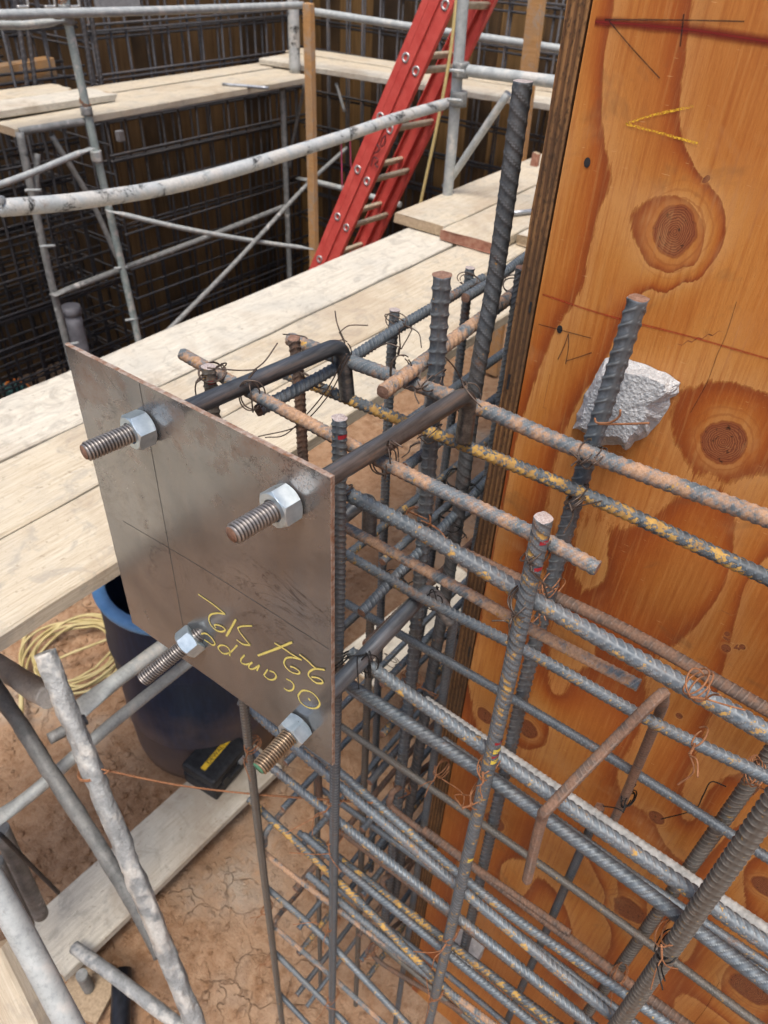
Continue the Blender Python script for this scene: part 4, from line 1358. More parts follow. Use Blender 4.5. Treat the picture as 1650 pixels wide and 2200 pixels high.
for v in bm.verts:
    w = v.co + ob.location
    k = np.array([w.x, w.y, w.z])
    dd = (vnoise2(np.array([k[0] * 260 + k[1] * 190]), np.array([k[2] * 260]), 4)[0] - .5) * .0013 + (vnoise2(np.array([k[0] * 700]), np.array([k[2] * 700 + k[1] * 500]), 6)[0] - .5) * .0014
    if w.y < T - .003: v.co += Vector((dd, -abs(dd) * .6, dd))
bmesh.ops.recalc_face_normals(bm, faces=bm.faces)
bm.to_mesh(ob.data); bm.free()
tag(ob, 'broken white concrete spacer block wedged between tall bar and amber plywood', 'concrete block')
sp2 = MB(); cc = at(1000, 2045, 'y', T - .03)
sp2.box(cc, (.032, .028, .030), bev=.004)
ob2 = sp2.build('concrete_spacer', M_CONC)
tag(ob2, 'small grey concrete spacer block low on the amber plywood behind bars', 'concrete block')


# ------------------------------------------------------------------ scaffold planks
def plank(name, p0, p1, width, label, mat=M_PLANK, thick=.038, group='scaffold planks', endmat=None, up=(0, 0, 1), worn=.004):
    """p0-p1: centre line of the top face"""
    p0, p1 = A3(p0), A3(p1)
    L = np.linalg.norm(p1 - p0)
    xdir = (p1 - p0) / L
    ydir = unit(np.cross(up, xdir)); zdir = np.cross(xdir, ydir)
    nx_, seed = max(8, int(L / .05)), rng.uniform(0, 99)
    s = np.linspace(0, L, nx_)
    b = .004
    prof = [(-width / 2 + b, 0), (-width / 4, .0012), (0, .0006), (width / 4, .0012), (width / 2 - b, 0), (width / 2, -b), (width / 2, -thick + b), (width / 2 - b, -thick), (-width / 2 + b, -thick), (-width / 2, -thick + b), (-width / 2, -b)]
    k = len(prof)
    V = np.zeros((nx_, k, 3))
    for j, (yy_, zz_) in enumerate(prof):
        jit = (vnoise2(s * 9 + seed, np.full(nx_, j * 3.3), 2) - .5) * .003
        V[:, j] = np.stack([s, np.full(nx_, yy_) + jit, np.full(nx_, zz_) + jit * .5], 1)
    V[0, :, 0] += (vnoise2(np.arange(k) * 1.3 + seed, np.zeros(k), 1) - .5) * worn * 2
    V[-1, :, 0] += (vnoise2(np.arange(k) * 1.3 + seed, np.ones(k), 1) - .5) * worn * 2
    V = V.reshape(-1, 3)
    F = []
    for i in range(nx_ - 1):
        for j in range(k):
            jj = (j + 1) % k
            F.append([i * k + j, (i + 1) * k + j, (i + 1) * k + jj, i * k + jj])
    F.append(list(range(k))); F.append(list(range((nx_ - 1) * k, nx_ * k))[::-1])
    m = bpy.data.meshes.new(name)
    m.from_pydata(V.tolist(), [], F)
    m.materials.append(mat); m.materials.append(endmat or M_PLANK_END)
    m.polygons[-1].material_index = 1; m.polygons[-2].material_index = 1
    o = bpy.data.objects.new(name, m)
    COL.objects.link(o)
    o.matrix_world = Matrix([[xdir[i], ydir[i], zdir[i], p0[i]] for i in range(3)] + [[0, 0, 0, 1]])
    tag(o, label, 'plank', group)
    return o


WZ = -.62
plank('scaffold_plank', (-.783, -1.2, WZ), (-.79, 2.45, WZ), .220, 'walkway plank nearest the steel plate, its weathered edge above the drum', M_PLANK)
plank('scaffold_plank', (-1.006, -1.2, WZ), (-1.02, 2.45, WZ), .220, 'middle pale plank of the three-plank walkway behind the steel plate', M_PLANK)
plank('scaffold_plank', (-1.236, -1.2, WZ), (-1.265, 2.7, WZ), .232, 'greyish walkway plank on the pit side, in front of ladder foot', M_PLANK_G)
plank('scaffold_plank', (-1.325, 2.07, WZ + .044), (-1.40, 5.2, WZ + .044), .232, 'overlapping upper plank nearest the red ladder', M_PLANK)
plank('scaffold_plank', (-1.085, 2.04, WZ + .044), (-1.15, 5.2, WZ + .044), .232, 'overlapping upper plank with reddish painted end', M_PLANK, endmat=M_PLANK_RED)
plank('scaffold_plank', (-.85, 2.2, WZ + .044), (-.90, 5.2, WZ + .044), .225, 'overlapping upper plank closest to the plywood edge', M_PLANK_G)
plank('scaffold_plank', (-3.865, 1.86, WZ), (-3.905, 4.25, WZ + .004), .213, 'far platform plank at the pit side holding a short steel rod', M_PLANK)
plank('scaffold_plank', (-4.10, 1.86, WZ - .006), (-4.14, 4.40, WZ - .006), .213, 'middle plank of the far platform along the rebar wall', M_PLANK)
plank('scaffold_plank', (-4.335, 1.9, WZ), (-4.375, 4.75, WZ), .213, 'far platform plank closest to the rebar wall', M_PLANK)
plank('scaffold_plank', (-4.03, .6, WZ + .065), (-4.09, 2.66, WZ + .044), .24, 'rough whitish plank with rounded end lying over the far platform', M_PLANK_G, worn=.03)
plank('scaffold_plank', (-4.29, .6, WZ + .065), (-4.34, 2.55, WZ + .044), .25, 'splintered pale plank lying over the far platform beside rebar', M_PLANK, worn=.05)
plank('scaffold_plank', (-4.40, 4.40, WZ + .044), (-1.2, 4.72, WZ + .046), .214, 'cross platform plank at the pit side behind the ladder', M_PLANK_G)
plank('scaffold_plank', (-4.45, 4.63, WZ + .038), (-1.2, 4.95, WZ + .036), .214, 'middle plank of the cross platform behind the ladder', M_PLANK)
plank('scaffold_plank', (-4.55, 4.86, WZ + .044), (-1.2, 5.18, WZ + .044), .235, 'cross platform plank closest to the back formwork', M_PLANK)
LZ = -2.17
plank('ground_plank', at(90, 2045, 'z', LZ), at(560, 1610, 'z', LZ), .225, 'low dusty plank just above the clay, black case on its end', M_PLANK_G, group=None)
bl = plank('timber_upright', dep(-70, 2070, 1.15), dep(60, 2330, 1.15), .12, 'pale timber board in the lower corner beside the crusted tube', M_PLANK, group=None, up=(.6, -.7, .3))
tag(bl, cat='timber')
plank('scaffold_plank', at(760, 1440, 'z', -1.55), at(1010, 1235, 'z', -1.55), .17, 'pale board lying low behind the rebar cage and hooked bolt', M_PLANK_G)


# ------------------------------------------------------------------ tubes and scaffold frames
def tube(name, pts, r, mat, parent=None, n=14, rough=0.0, step=.03, flat=()):
    P, s = smooth_path(pts, step)
    T_, N_, B_ = frames(P)
    th = np.linspace(0, 2 * np.pi, n, endpoint=False)
    rr = r + 0 * s[:, None] + 0 * th[None]
    if rough: rr = rr + rough * (vnoise2(s[:, None] * 34 + 0 * th, th[None] * 2.2 + 0 * s[:, None], 3) - .35) + rough * .5 * (vnoise2(s[:, None] * 90 + 0 * th, th[None] * 5 + 0 * s[:, None], 4) - .5)
    a, b = rr.copy(), rr.copy()
    for e in flat:     # squashed bolted ends
        dist = s if e == 0 else s[-1] - s
        f = np.clip(1 - (dist - .05) / .05, 0, 1)[:, None]
        a *= 1 + .45 * f; b *= 1 - .72 * f
    V = P[:, None] + (a * np.cos(th))[..., None] * N_[:, None] + (b * np.sin(th))[..., None] * B_[:, None]
    m = len(P)
    i = np.arange(m - 1)[:, None] * n; j = np.arange(n)[None]; k = (j + 1) % n
    F = np.stack([i + j, i + k, i + n + k, i + n + j], -1).reshape(-1, 4).tolist()
    F.append(list(range(n))[::-1]); F.append(list(range((m - 1) * n, m * n)))
    o = mk(name, V.reshape(-1, 3), F, mat, parent)
    o.data.polygons[-1].use_smooth = False; o.data.polygons[-2].use_smooth = False
    return o


# guard rail of the near walkway
gr = tube('guard_rail', [at(-120, 455, 'x', -1.5) + (0, -1.3, .02), at(-120, 455, 'x', -1.5), at(0, 447, 'x', -1.5), at(200, 428, 'x', -1.5), at(420, 388, 'x', -1.5), at(700, 305, 'x', -1.5), at(850, 255, 'x', -1.5), at(990, 214, 'x', -1.5)], .0205, M_GALV_B, step=.02, flat=(1,))
tag(gr, 'long bent guard rail tube with black smears crossing in front of the ladder', 'guard rail')

# end frame beside the ladder
fr1 = empty('scaffold_frame', (-1.41, 2.42, GZ), 'scaffold end frame standing between the red ladder and plywood edge', 'scaffold frame')
pt = at(1000, -60, 'y', 2.42); pb = at(963, 400, 'y', 2.42)
tube('post', [pt + (0, 0, .5), pt, pb, (pb[0], 2.42, GZ)], .0215, M_GALV, fr1)
tube('cross_tube', [at(992, 150, 'y', 2.43), at(1210, 178, 'y', 2.43)], .021, M_GALV, fr1)
tube('brace', [at(1092, 200, 'y', 2.44), at(968, 385, 'y', 2.44), at(955, 402, 'y', 2.44)], .015, M_GALV, fr1)
px1 = at(1210, 178, 'y', 2.43)
tube('post', [(px1[0] + .1, 2.43, .5), (px1[0] + .1, 2.43, GZ)], .0215, M_GALV, fr1)

for (u, v, r_c) in ((985, 212, .034), (990, 150, .031)):
    c = at(u, v, 'y', 2.42)
    tube('coupler', [c - (0, 0, .026), c + (0, 0, .026)], r_c, M_GALV_D, fr1, step=.01)
    tube('clamp_bolt', [c + (-.02, -.045, 0), c + (.045, -.045, .004)], .006, M_GALV, fr1, n=8, step=.01)
# far platform frame with its rails
fr2 = empty('scaffold_frame', (-3.7, 2.3, GZ), 'greenish far scaffold frame with black-stained legs under the far platform', 'scaffold frame')
S1t = at(134, -40, 'x', -3.70); S1b = at(300, 745, 'x', -3.70)
tube('post', [S1t, at(150, 65, 'x', -3.70), at(192, 260, 'x', -3.70), at(250, 520, 'x', -3.70), S1b, (S1b[0], S1b[1], PITZ)], .0225, M_GALV_G, fr2)
q0 = at(42, 285, 'x', -3.74); q1 = at(145, 745, 'x', -3.74)
tube('post', [q0, at(100, 560, 'x', -3.74), q1, (q1[0], q1[1], PITZ)], .0215, M_GALV_D, fr2)
tube('brace', [at(110, 290, 'x', -3.76), at(195, 430, 'x', -3.74), at(255, 560, 'x', -3.71)], .016, M_GALV_D, fr2)
tube('brace', [at(80, 330, 'x', -3.76), at(78, 420, 'x', -3.75), at(85, 505, 'x', -3.74)], .016, M_GALV_D, fr2)
tube('bearer', [at(40, 283, 'x', -3.76), at(198, 258, 'x', -3.72)], .019, M_GALV_D, fr2)
for (u, v) in ((146, 42), (140, 20), (186, 238)):
    c = at(u, v, 'x', -3.70)
    tube('coupler', [c - (0, 0, .022), c + (0, 0, .022)], .031, M_GALV_D, fr2, step=.01)
    ring(fr2, c + (0, 0, .04), (0, 0, 1), .0235, M_WIRE_R, seed=int(u), turns=3, wr=.002, spread=.02, tail=.02)
c = at(207, 335, 'x', -3.70)
tube('coupler', [c - (0, 0, .03), c + (0, 0, .03)], .031, M_GALV, fr2, step=.01)
for (u, v) in ((60, 405), (92, 525), (145, 735), (250, 572), (273, 683)):
    c = at(u, v, 'x', -3.72)
    tube('brace_pin', [c + (.02, -.03, 0), c + (.04, .05, -.01)], .008, M_GALV, fr2, n=8, step=.02)

rail = tube('guard_rail', [at(-80, 36, 'x', -3.66) + (0, -1.5, 0), at(-80, 36, 'x', -3.66), at(60, 30, 'x', -3.66), at(300, 24, 'x', -3.66), at(500, 17, 'x', -3.68), at(650, 11, 'x', -3.70)], .0215, M_GALV, step=.05)
tag(rail, 'upper pale guard rail tube along the far platform', 'guard rail')
rail = tube('guard_rail', [at(-80, 58, 'x', -3.72) + (0, -1.5, 0), at(-80, 58, 'x', -3.72), at(50, 54, 'x', -3.72), at(148, 44, 'x', -3.70)], .0190, M_GALV, step=.03, flat=(1,))
tag(rail, 'short lower guard rail ending flattened at the greenish scaffold leg', 'guard rail')
rail = tube('guard_rail', [at(668, 24, 'y', 4.3), at(900, 60, 'y', 4.35), at(1215, 107, 'y', 4.40)], .0235, M_GALV, step=.05)
tag(rail, 'guard rail tube running behind the red ladder along the cross platform', 'guard rail')
rail = tube('cross_brace', [at(-40, 410, 'x', -3.5), at(60, 375, 'x', -3.55), at(197, 318, 'x', -3.66)], .0165, M_GALV, step=.03, flat=(1,))
tag(rail, 'pale cross brace rising to the coupler on the greenish scaffold leg', 'brace')
rail = tube('cross_brace', [at(228, 452, 'x', -3.64), at(400, 492, 'x', -3.5), at(560, 520, 'x', -3.4), at(672, 535, 'x', -3.3)], .0150, M_GALV, step=.04, flat=(0, 1))
tag(rail, 'thin cross brace slanting from the greenish leg down to the timber post', 'brace')
rail = tube('cross_brace', [at(112, 635, 'x', -3.7), at(270, 575, 'x', -3.75), at(430, 515, 'x', -3.8), at(610, 444, 'x', -3.85)], .0190, M_GALV_D, step=.04, flat=(0,))
tag(rail, 'grey ledger tube crossing the dark pit under the far platform', 'brace')
rail = tube('cross_brace', [at(350, 722, 'x', -3.1), at(500, 570, 'x', -3.3), at(655, 402, 'x', -3.55), at(745, 318, 'x', -3.6)], .0150, M_GALV_D, step=.04)
tag(rail, 'brownish diagonal brace rising from walkway edge past the timber post', 'brace')
rail = tube('cross_brace', [at(640, 382, 'y', 4.25), at(735, 405, 'y', 4.28), at(860, 440, 'y', 4.3)], .0215, M_GALV, step=.05, flat=(0,))
tag(rail, 'horizontal ledger tube passing behind timber post and ladder', 'brace')
fr3 = empty('scaffold_frame', (-3.9, 4.2, GZ), 'slim grey scaffold leg under the corner of the far platforms', 'scaffold frame')  # scaffold frame leg with two thin braces
q0 = at(606, 190, 'x', -3.88)
tube('post', [q0, (q0[0], q0[1], PITZ)], .021, M_GALV_D, fr3)
tube('brace', [at(655, 180, 'y', 4.3), at(628, 310, 'y', 4.3), at(622, 360, 'y', 4.3)], .012, M_GALV_D, fr3)
tube('brace', [at(722, 178, 'y', 4.4), at(740, 240, 'y', 4.4)], .012, M_GALV_D, fr3)
wp = at(634, 158, 'z', WZ)
w2 = tube('rail_post', [wp, at(628, -40, 'x', wp[0])], .041, M_GALV_B, step=.05)
tag(w2, 'thick white-painted pipe post standing on the far platform corner', 'post')
for (u, v, y_, z_) in ((605, 95, 4.6, WZ + .1), (777, 118, 4.7, WZ + .1), (945, 70, 4.6, WZ + .25)):
    pass

# timber posts
def timber(name, top, bottom, wx, wy, label, mat=M_POST):
    top, bottom = A3(top), A3(bottom)
    mb = MB()
    V, F = box_vf((wx / 2, wy / 2, .5), .003)
    t_ = (V[:, 2:3] + .5)
    V = np.concatenate([V[:, :2], 0 * t_], 1) + bottom + (top - bottom) * t_
    o = mk(name, V, F, mat, smooth=False)
    return tag(o, label, 'timber post')


tp = at(663, 15, 'x', -3.42); bt_ = at(676, 530, 'x', -3.42)
timber('timber_post', tp + (0, 0, .02), (bt_[0], bt_[1], PITZ), .062, .045, 'square fir post standing before the far platform corner')
tp = at(1158, -60, 'y', 4.1); bt_ = at(1130, 330, 'y', 4.1)
timber('timber_post', tp + (0, 0, .3), (bt_[0], bt_[1], GZ), .09, .05, 'fir post beside the plywood edge behind the tall bar')
tp = at(50, 130, 'x', -4.62)
lb = plank('timber_block', at(-60, 148, 'x', -4.8), at(106, 122, 'x', -4.8), .09, 'short yellow timber block laid between the far rebars', M_POST, thick=.12, group=None)
lb['category'] = 'timber'

# near scaffold frame below the walkway
fr4 = empty('scaffold_frame', (-.66, 0, GZ), 'cement-crusted scaffold frame under the walkway with rough leg and brace', 'scaffold frame')
s2 = at(95, 1402, 'z', -.70)
s2b = dep(440, 2250, 1.42)
s2b = s2 + (s2b - s2) * 1.5
tube('leg', [s2, s2 + (s2b - s2) * .5, s2b], .0172, M_CEMENT, fr4, n=22, rough=.0055, step=.006)
tube('inner_brace', [dep(-30, 1440, 1.5), dep(0, 1490, 1.5), dep(110, 1660, 1.48), dep(220, 1830, 1.45), dep(300, 1960, 1.43), dep(345, 2050, 1.43)], .0150, M_CEMENT_D, fr4, n=16, rough=.003, step=.01)
tube('bearer', [at(-60, 1405, 'y', -.012), at(0, 1432, 'y', -.012), at(105, 1500, 'y', -.012)], .0225, M_CEMENT_L, fr4, n=16, rough=.004, step=.01)
tube('brace_pin', [dep(105, 1588, 1.36), dep(185, 1545, 1.40)], .011, M_CEMENT_D, fr4, n=10, step=.01)
c = at(190, 1635, 'x', s2[0])
ring(fr4, dep(195, 1662, 1.34), (0, 0, 1), .0185, M_WIRE_R, seed=5, turns=4, wr=.0013, spread=.008, tail=.03)
b1 = tube('cross_brace', [at(155, 1540, 'x', -.665), at(200, 1500, 'x', -.67), at(350, 1388, 'x', -.70), at(520, 1262, 'x', -.73)], .0165, M_GALV, step=.015, flat=(0,))
tag(b1, 'dusty cross brace with flat bolted end meeting the cement-crusted leg', 'brace')
b2 = tube('cross_brace', [at(-60, 1790, 'x', -.74), at(60, 1712, 'x', -.74), at(240, 1555, 'x', -.74), at(440, 1395, 'x', -.74)], .0140, M_GALV, step=.015, flat=(0,))
tag(b2, 'thin cross brace running behind the cement-crusted leg past the drum', 'brace')
b3 = tube('cross_brace', [at(0, 1792, 'x', -.80), at(125, 1918, 'x', -.82)], .005, M_BLACK, step=.02)
tag(b3, 'thin black rod slanting down to the low plank', 'rod')
b4 = tube('base_rail', [at(160, 2035, 'z', -2.12), at(260, 2108, 'z', -2.10), at(400, 2215, 'z', -2.08)], .0185, M_CEMENT, n=16, rough=.002, step=.02)
tag(b4, 'pale pipe leaving from under the low plank along the clay', 'pipe')
b5 = tube('outer_post', [dep(-70, 1810, .93), dep(0, 1925, .93), dep(75, 2060, .94), dep(170, 2240, .95)], .0160, M_GALV, n=20, rough=.0006, step=.01)
tag(b5, 'thick rough grey pipe crossing the bottom corner next to timber board', 'pipe')
lg = empty('scaffold_leg', at(40, 1900, 'y', .02), 'short stained tube legs behind the low plank', 'scaffold leg')  # two plain scaffold tube legs
tube('leg', [at(0, 1780, 'x', -.95), at(88, 1965, 'x', -.95)], .021, M_GALV_D, lg)
tube('leg', [at(-10, 1850, 'x', -.90), at(60, 1990, 'x', -.90)], .018, M_CEMENT_D, lg)
jk = empty('screw_jack', at(192, 2125, 'z', GZ), 'square steel base plate with screw jack on the cracked clay', 'screw jack')
jb = at(192, 2125, 'z', GZ + .02)
MB().box(jb, (.075, .075, .006), bev=.004, M=Matrix.Rotation(.35, 3, 'Z')).build('base_plate', M_PLANK_END, jk, smooth=False)
tube('jack_screw', [jb, jb + (0.01, .0, .14)], .017, M_GALV_D, jk, step=.02)
bp = tube('black_pipe', [at(258, 2230, 'z', GZ + .04), at(262, 2085, 'z', GZ + .04)], .030, M_BLACK2, n=18, step=.03)
tag(bp, 'short length of glossy black pipe lying on the clay', 'pipe')
hp_ = at(262, 2085, 'z', GZ + .04)

# twisted wire strung from scaffold leg to rebar
mb = MB()
w0, w1, w2_ = dep(205, 1650, 1.33), at(535, 1705, 'y', .11), at(800, 1725, 'y', .13)
P, s = smooth_path([w0, (w0 + w1) / 2 + (0, 0, -.012), w1, w2_], .003)
Tt, Nn, Bb = frames(P)
for ph in (0, np.pi):
    mb.tube(P + .0014 * (np.cos(s * 700 + ph)[:, None] * Nn + np.sin(s * 700 + ph)[:, None] * Bb), .0011, 5)
tag(mb.build('twisted_wire', M_WIRE_R), 'rusty twisted wire strung from cement-crusted leg across to the rebar', 'wire')

# ------------------------------------------------------------------ ladder
U = unit((.425, .051, .904)); W = unit(np.cross(U, np.cross([0, 1, 0], U))); W = A3((0, 1, 0)) - U * U[1]; W = unit(W)
NN = unit(np.cross(W, U))         # across the rail, towards the walkway side
if NN[0] < 0: NN = -NN
P0 = A3((-2.106, 3.023, -.206))
lad = empty('extension_ladder', P0 - U * 2.2, 'red fibreglass extension ladder leaning behind the walkway', 'ladder')


def rail_c(o, web, flange, th, s0, s1, face):
    """C channel: web across NN, flanges along face*W"""
    prof = [(-web / 2, 0), (web / 2, 0), (web / 2, flange), (web / 2 - th, flange), (web / 2 - th, th), (-web / 2 + th, th), (-web / 2 + th, flange), (-web / 2, flange)]
    a = np.array([o + NN * x + W * (y * face) for x, y in prof])
    V = np.concatenate([a + U * s0, a + U * s1])
    F = [[i, (i + 1) % 8, 8 + (i + 1) % 8, 8 + i] for i in range(8)] + [[7, 0, 5, 6], [0, 1, 4, 5], [1, 2, 3, 4], [15, 14, 13, 8], [8, 13, 12, 9], [9, 12, 11, 10]]
    return V, F


base_o, fly_o = P0.copy(), P0 + NN * .074 - U * .02
LW = .42
for (o, web, inset, s0, s1) in ((base_o, .084, 0.0, -2.15, 1.6), (fly_o, .068, .010, -1.75, 2.2)):
    for face, yo in ((1, inset), (-1, LW - inset)):
        V, F = rail_c(o + W * yo, web, .030, .005, s0, s1, face)
        mk('side_rail', V, F, M_RED, lad, smooth=False)
# raised line along the visible web
for dx in (-.006,):
    V, F = box_vf((.0012, .0008, 1.8))
    Mx = np.stack([NN, W, U], 1)
    mk('rail_line', V @ Mx.T + base_o + NN * dx - W * .0006 + U * -.2, F, M_CRAYON_R if False else M_RED, lad, smooth=False)
Mx = np.stack([NN, W, U], 1)
rung_mesh = None
for k in range(-6, 5):
    for (o, off, lw, y0) in ((base_o, 0.0, LW, 0.0), (fly_o, .0, LW - .020, .010)):
        c = o + U * (.3048 * k)
        th = np.linspace(0, 2 * np.pi, 14, endpoint=False)
        rx, rz = .0165, .0165
        prof = np.stack([np.clip(rx * np.cos(th), -.0165, .012), rz * np.sin(th)], 1)
        Vr = np.concatenate([[c + NN * x + U * z + W * y for x, z in prof] for y in (y0 - .002, y0 + lw + .002)])
        F = [[i, (i + 1) % 14, 14 + (i + 1) % 14, 14 + i] for i in range(14)]
        mk('rung', Vr, F, M_RUNG, lad, smooth=False)
        # swaged rung collar on the outer face
        ro, ri = .0235, .0140
        Vc, Fc = [], []
        for (rr_, yy_) in ((ro, -.0005), (ro * .95, -.004), (ri, -.004), (ri, .010)):
            Vc += [c + NN * np.clip(rr_ * np.cos(t), -rr_, rr_ * .75) + U * rr_ * np.sin(t) + W * (y0 + yy_) for t in th]
        for a in range(3):
            Fc += [[a * 14 + i, a * 14 + (i + 1) % 14, (a + 1) * 14 + (i + 1) % 14, (a + 1) * 14 + i] for i in range(14)]
        Fc.append([42 + i for i in range(14)])
        mk('rung_collar', np.array(Vc), Fc, M_ALU, lad)
# handwriting on the rail
for st in ([(800, 345), (806, 328), (812, 336), (808, 352), (799, 355)], [(812, 318), (820, 322), (810, 330), (818, 310)], [(822, 292), (828, 300), (826, 312), (818, 318)]):
    pass


def at_plane(u, v, p, n):
    d = q_ @ np.array([(u - 825) / FPX, -(v - 1100) / FPX, -1.0])
    return CAM_C + d * ((p - CAM_C) @ n) / (d @ n)


for st in ([(797, 357), (803, 338), (812, 345), (806, 353), (812, 360)], [(803, 330), (815, 322), (810, 310)], [(828, 293), (826, 308), (818, 315), (820, 300), (829, 290)]):
    pts = np.array([at_plane(u, v, base_o - W * .0012, W) for u, v in st])
    mb = MB(); mb.tube(smooth_path(pts, .004)[0], .0028, 5)
    mb.build('marker_writing', M_PENCIL if False else M_BLACK, lad)
lb_ = base_o + U * (-1.05) + W * (LW - .045)
V, F = box_vf((.024, .0006, .055))
mk('sticker', V @ Mx.T + fly_o + U * -1.08 + W * .06, F, M_WHITE, lad, smooth=False)
# ladder rope
rp_ = tube('ladder_rope', [at(984, -30, 'y', 2.9), at(965, 130, 'y', 2.9), at(935, 290, 'y', 2.9), at(905, 430, 'y', 2.9), at(900, 470, 'y', 2.9)], .0075, M_ROPE, n=10, step=.03)
tag(rp_, 'yellowish rope hanging down beside the red ladder', 'rope')
for i, (ua, ub) in enumerate((((733, 305), (735, 405)), ((752, 290), (754, 360)))):
    s_ = tube('string_line', [at(*ua, 'x', -1.52), at(*ub, 'x', -1.53)], .0022, M_STRING, n=6, step=.03)
    tag(s_, ('longer' if i == 0 else 'shorter') + ' pink string hanging from the guard rail next to the ladder', 'string')
for (u0, v0, u1, v1, z_, lab) in ((478, 181, 578, 189, WZ + .012, 'thin steel rod lying on the far platform'), (1095, 459, 1160, 452, WZ + .058, 'short steel rod lying on overlapping upper planks')):
    s_ = tube('steel_rod', [at(u0, v0, 'z', z_), at(u1, v1, 'z', z_)], .010, M_SCRAP, n=8, step=.05)
    tag(s_, lab, 'rod')
tb = plank('timber_block', at(1150, 330, 'y', 3.1), at(1138, 392, 'y', 3.1), .035, 'small reddish timber offcut standing on the upper planks near plywood edge', M_PLANK_RED, thick=.03, group=None, up=(0, -1, 0))
tb['category'] = 'timber'

# ------------------------------------------------------------------ drum, case, hose
dc = A3((-1.165, .615, GZ)) + at(447, 1668, 'z', GZ) - at(447, 1755, 'z', GZ)
DR, DH = .29, .885
drum = empty('plastic_drum', dc, 'dark navy plastic drum with bright blue rim under the walkway', 'drum')
n = 48
th = np.linspace(0, 2 * np.pi, n, endpoint=False)
prof = [(.262, .0), (.285, .015), (.292, .06), (.296, .22), (.300, .235), (.300, .25), (.296, .265), (.296, .60), (.301, .615), (.301, .635), (.296, .65), (.292, .80), (.286, .86)]
V = np.concatenate([np.stack([dc[0] + r * np.cos(th), dc[1] + r * np.sin(th), np.full(n, dc[2] + z)], 1) for r, z in prof])
F = [[a * n + i, a * n + (i + 1) % n, (a + 1) * n + (i + 1) % n, (a + 1) * n + i] for a in range(len(prof) - 1) for i in range(n)]
F.append(list(range(n))[::-1])
mk('shell', V, F, M_DRUM, drum, loc=dc)
prof = [(.2865, .858), (.300, .862), (.303, .875), (.298, .887), (.262, .887), (.258, .875)]
V = np.concatenate([np.stack([dc[0] + r * np.cos(th), dc[1] + r * np.sin(th), np.full(n, dc[2] + z)], 1) for r, z in prof])
F = [[a * n + i, a * n + (i + 1) % n, (a + 1) * n + (i + 1) % n, (a + 1) * n + i] for a in range(len(prof) - 1) for i in range(n)]
mk('rim', V, F, M_DRUM_IN, drum)
prof = [(.257, .876), (.255, .55), (.25, .20), (.0, .18)]
V = np.concatenate([np.stack([dc[0] + r * np.cos(th), dc[1] + r * np.sin(th), np.full(n, dc[2] + z)], 1) for r, z in prof])
F = [[a * n + i, a * n + (i + 1) % n, (a + 1) * n + (i + 1) % n, (a + 1) * n + i] for a in range(len(prof) - 1) for i in range(n)]
mk('inner_wall', V, F, M_DRUM, drum, loc=dc)

cp = at(470, 1655, 'z', LZ + .0)
cs = empty('tool_case', cp, 'black plastic tool case with yellow label strip on the low plank', 'tool case')
Rc_ = np.array(Matrix.Rotation(R_(97), 3, 'Z'))
cx_, cy_ = Rc_[:, 0], Rc_[:, 1]


def cbox(name, off, h, mat, bev=.006, par=None):
    V, F = box_vf(h, bev)
    return mk(name, (V + A3(off)) @ Rc_.T + cp, F, mat, par or cs, smooth=False)


cbox('lower_shell', (0, 0, .034), (.100, .076, .032), M_BLACK, .010)
lid = cbox('lid', (0, 0, .092), (.100, .076, .0245), M_BLACK, .012)
cbox('latch', (.045, -.0775, .066), (.016, .004, .018), M_SCRAP, .002)
cbox('latch', (-.045, -.0775, .066), (.016, .004, .018), M_BLACK, .002)
cbox('handle', (0, -.086, .066), (.03, .006, .008), M_BLACK, .003)
cbox('label_strip', (0, -.005, .1172), (.075, .0105, .0006), M_YELLOW, 0, lid)
fc = bpy.data.curves.new('lettering', 'FONT')
fc.body = 'DEWALT'; fc.size = .024; fc.align_x = 'CENTER'; fc.align_y = 'CENTER'; fc.extrude = .0003
ft = bpy.data.objects.new('lettering_source', fc)
COL.objects.link(ft)
bpy.context.view_layer.update()
fm = bpy.data.meshes.new_from_object(ft.evaluated_get(bpy.context.evaluated_depsgraph_get()))
bpy.data.objects.remove(ft)
fo = bpy.data.objects.new('lettering', fm)
COL.objects.link(fo)
fo.parent = lid
fm.materials.clear()
fm.materials.append(M_BLACK)
fo.location = Vector(Rc_ @ A3((0, -.005, .1181)) + cp - wloc(lid))
fo.rotation_euler = (0, 0, R_(97))

hc = at(165, 1405, 'z', GZ + .05)
P = []
for t in np.linspace(0, 1, 360):
    a = t * 2 * np.pi * 7
    rr = .185 + .028 * math.sin(a * .37 + 1) + .016 * math.sin(a * 1.83) + .008 * math.sin(a * 3.1)
    P.append(hc + (rr * math.cos(a) * 1.02, rr * math.sin(a), .006 + .028 * (t % .31) + .01 * math.sin(a * 2.2)))
P += [hc + (.12, .16, .06), hc + (.04, .02, .05), hc + (-.03, -.1, .02)]
hs = tube('hose_coil', P, .0056, M_HOSE, n=8, step=.02)
tag(hs, 'coil of thin yellow hose lying on the clay next to the drum', 'hose')
hs2 = tube('hose_end', [at(60, 1350, 'z', GZ + .03), at(48, 1400, 'z', GZ + .03), at(45, 1560, 'z', GZ + .03)], .010, M_HOSE, n=8, step=.03)
tag(hs2, 'single loose yellow hose strand left of the coil on the clay', 'hose')

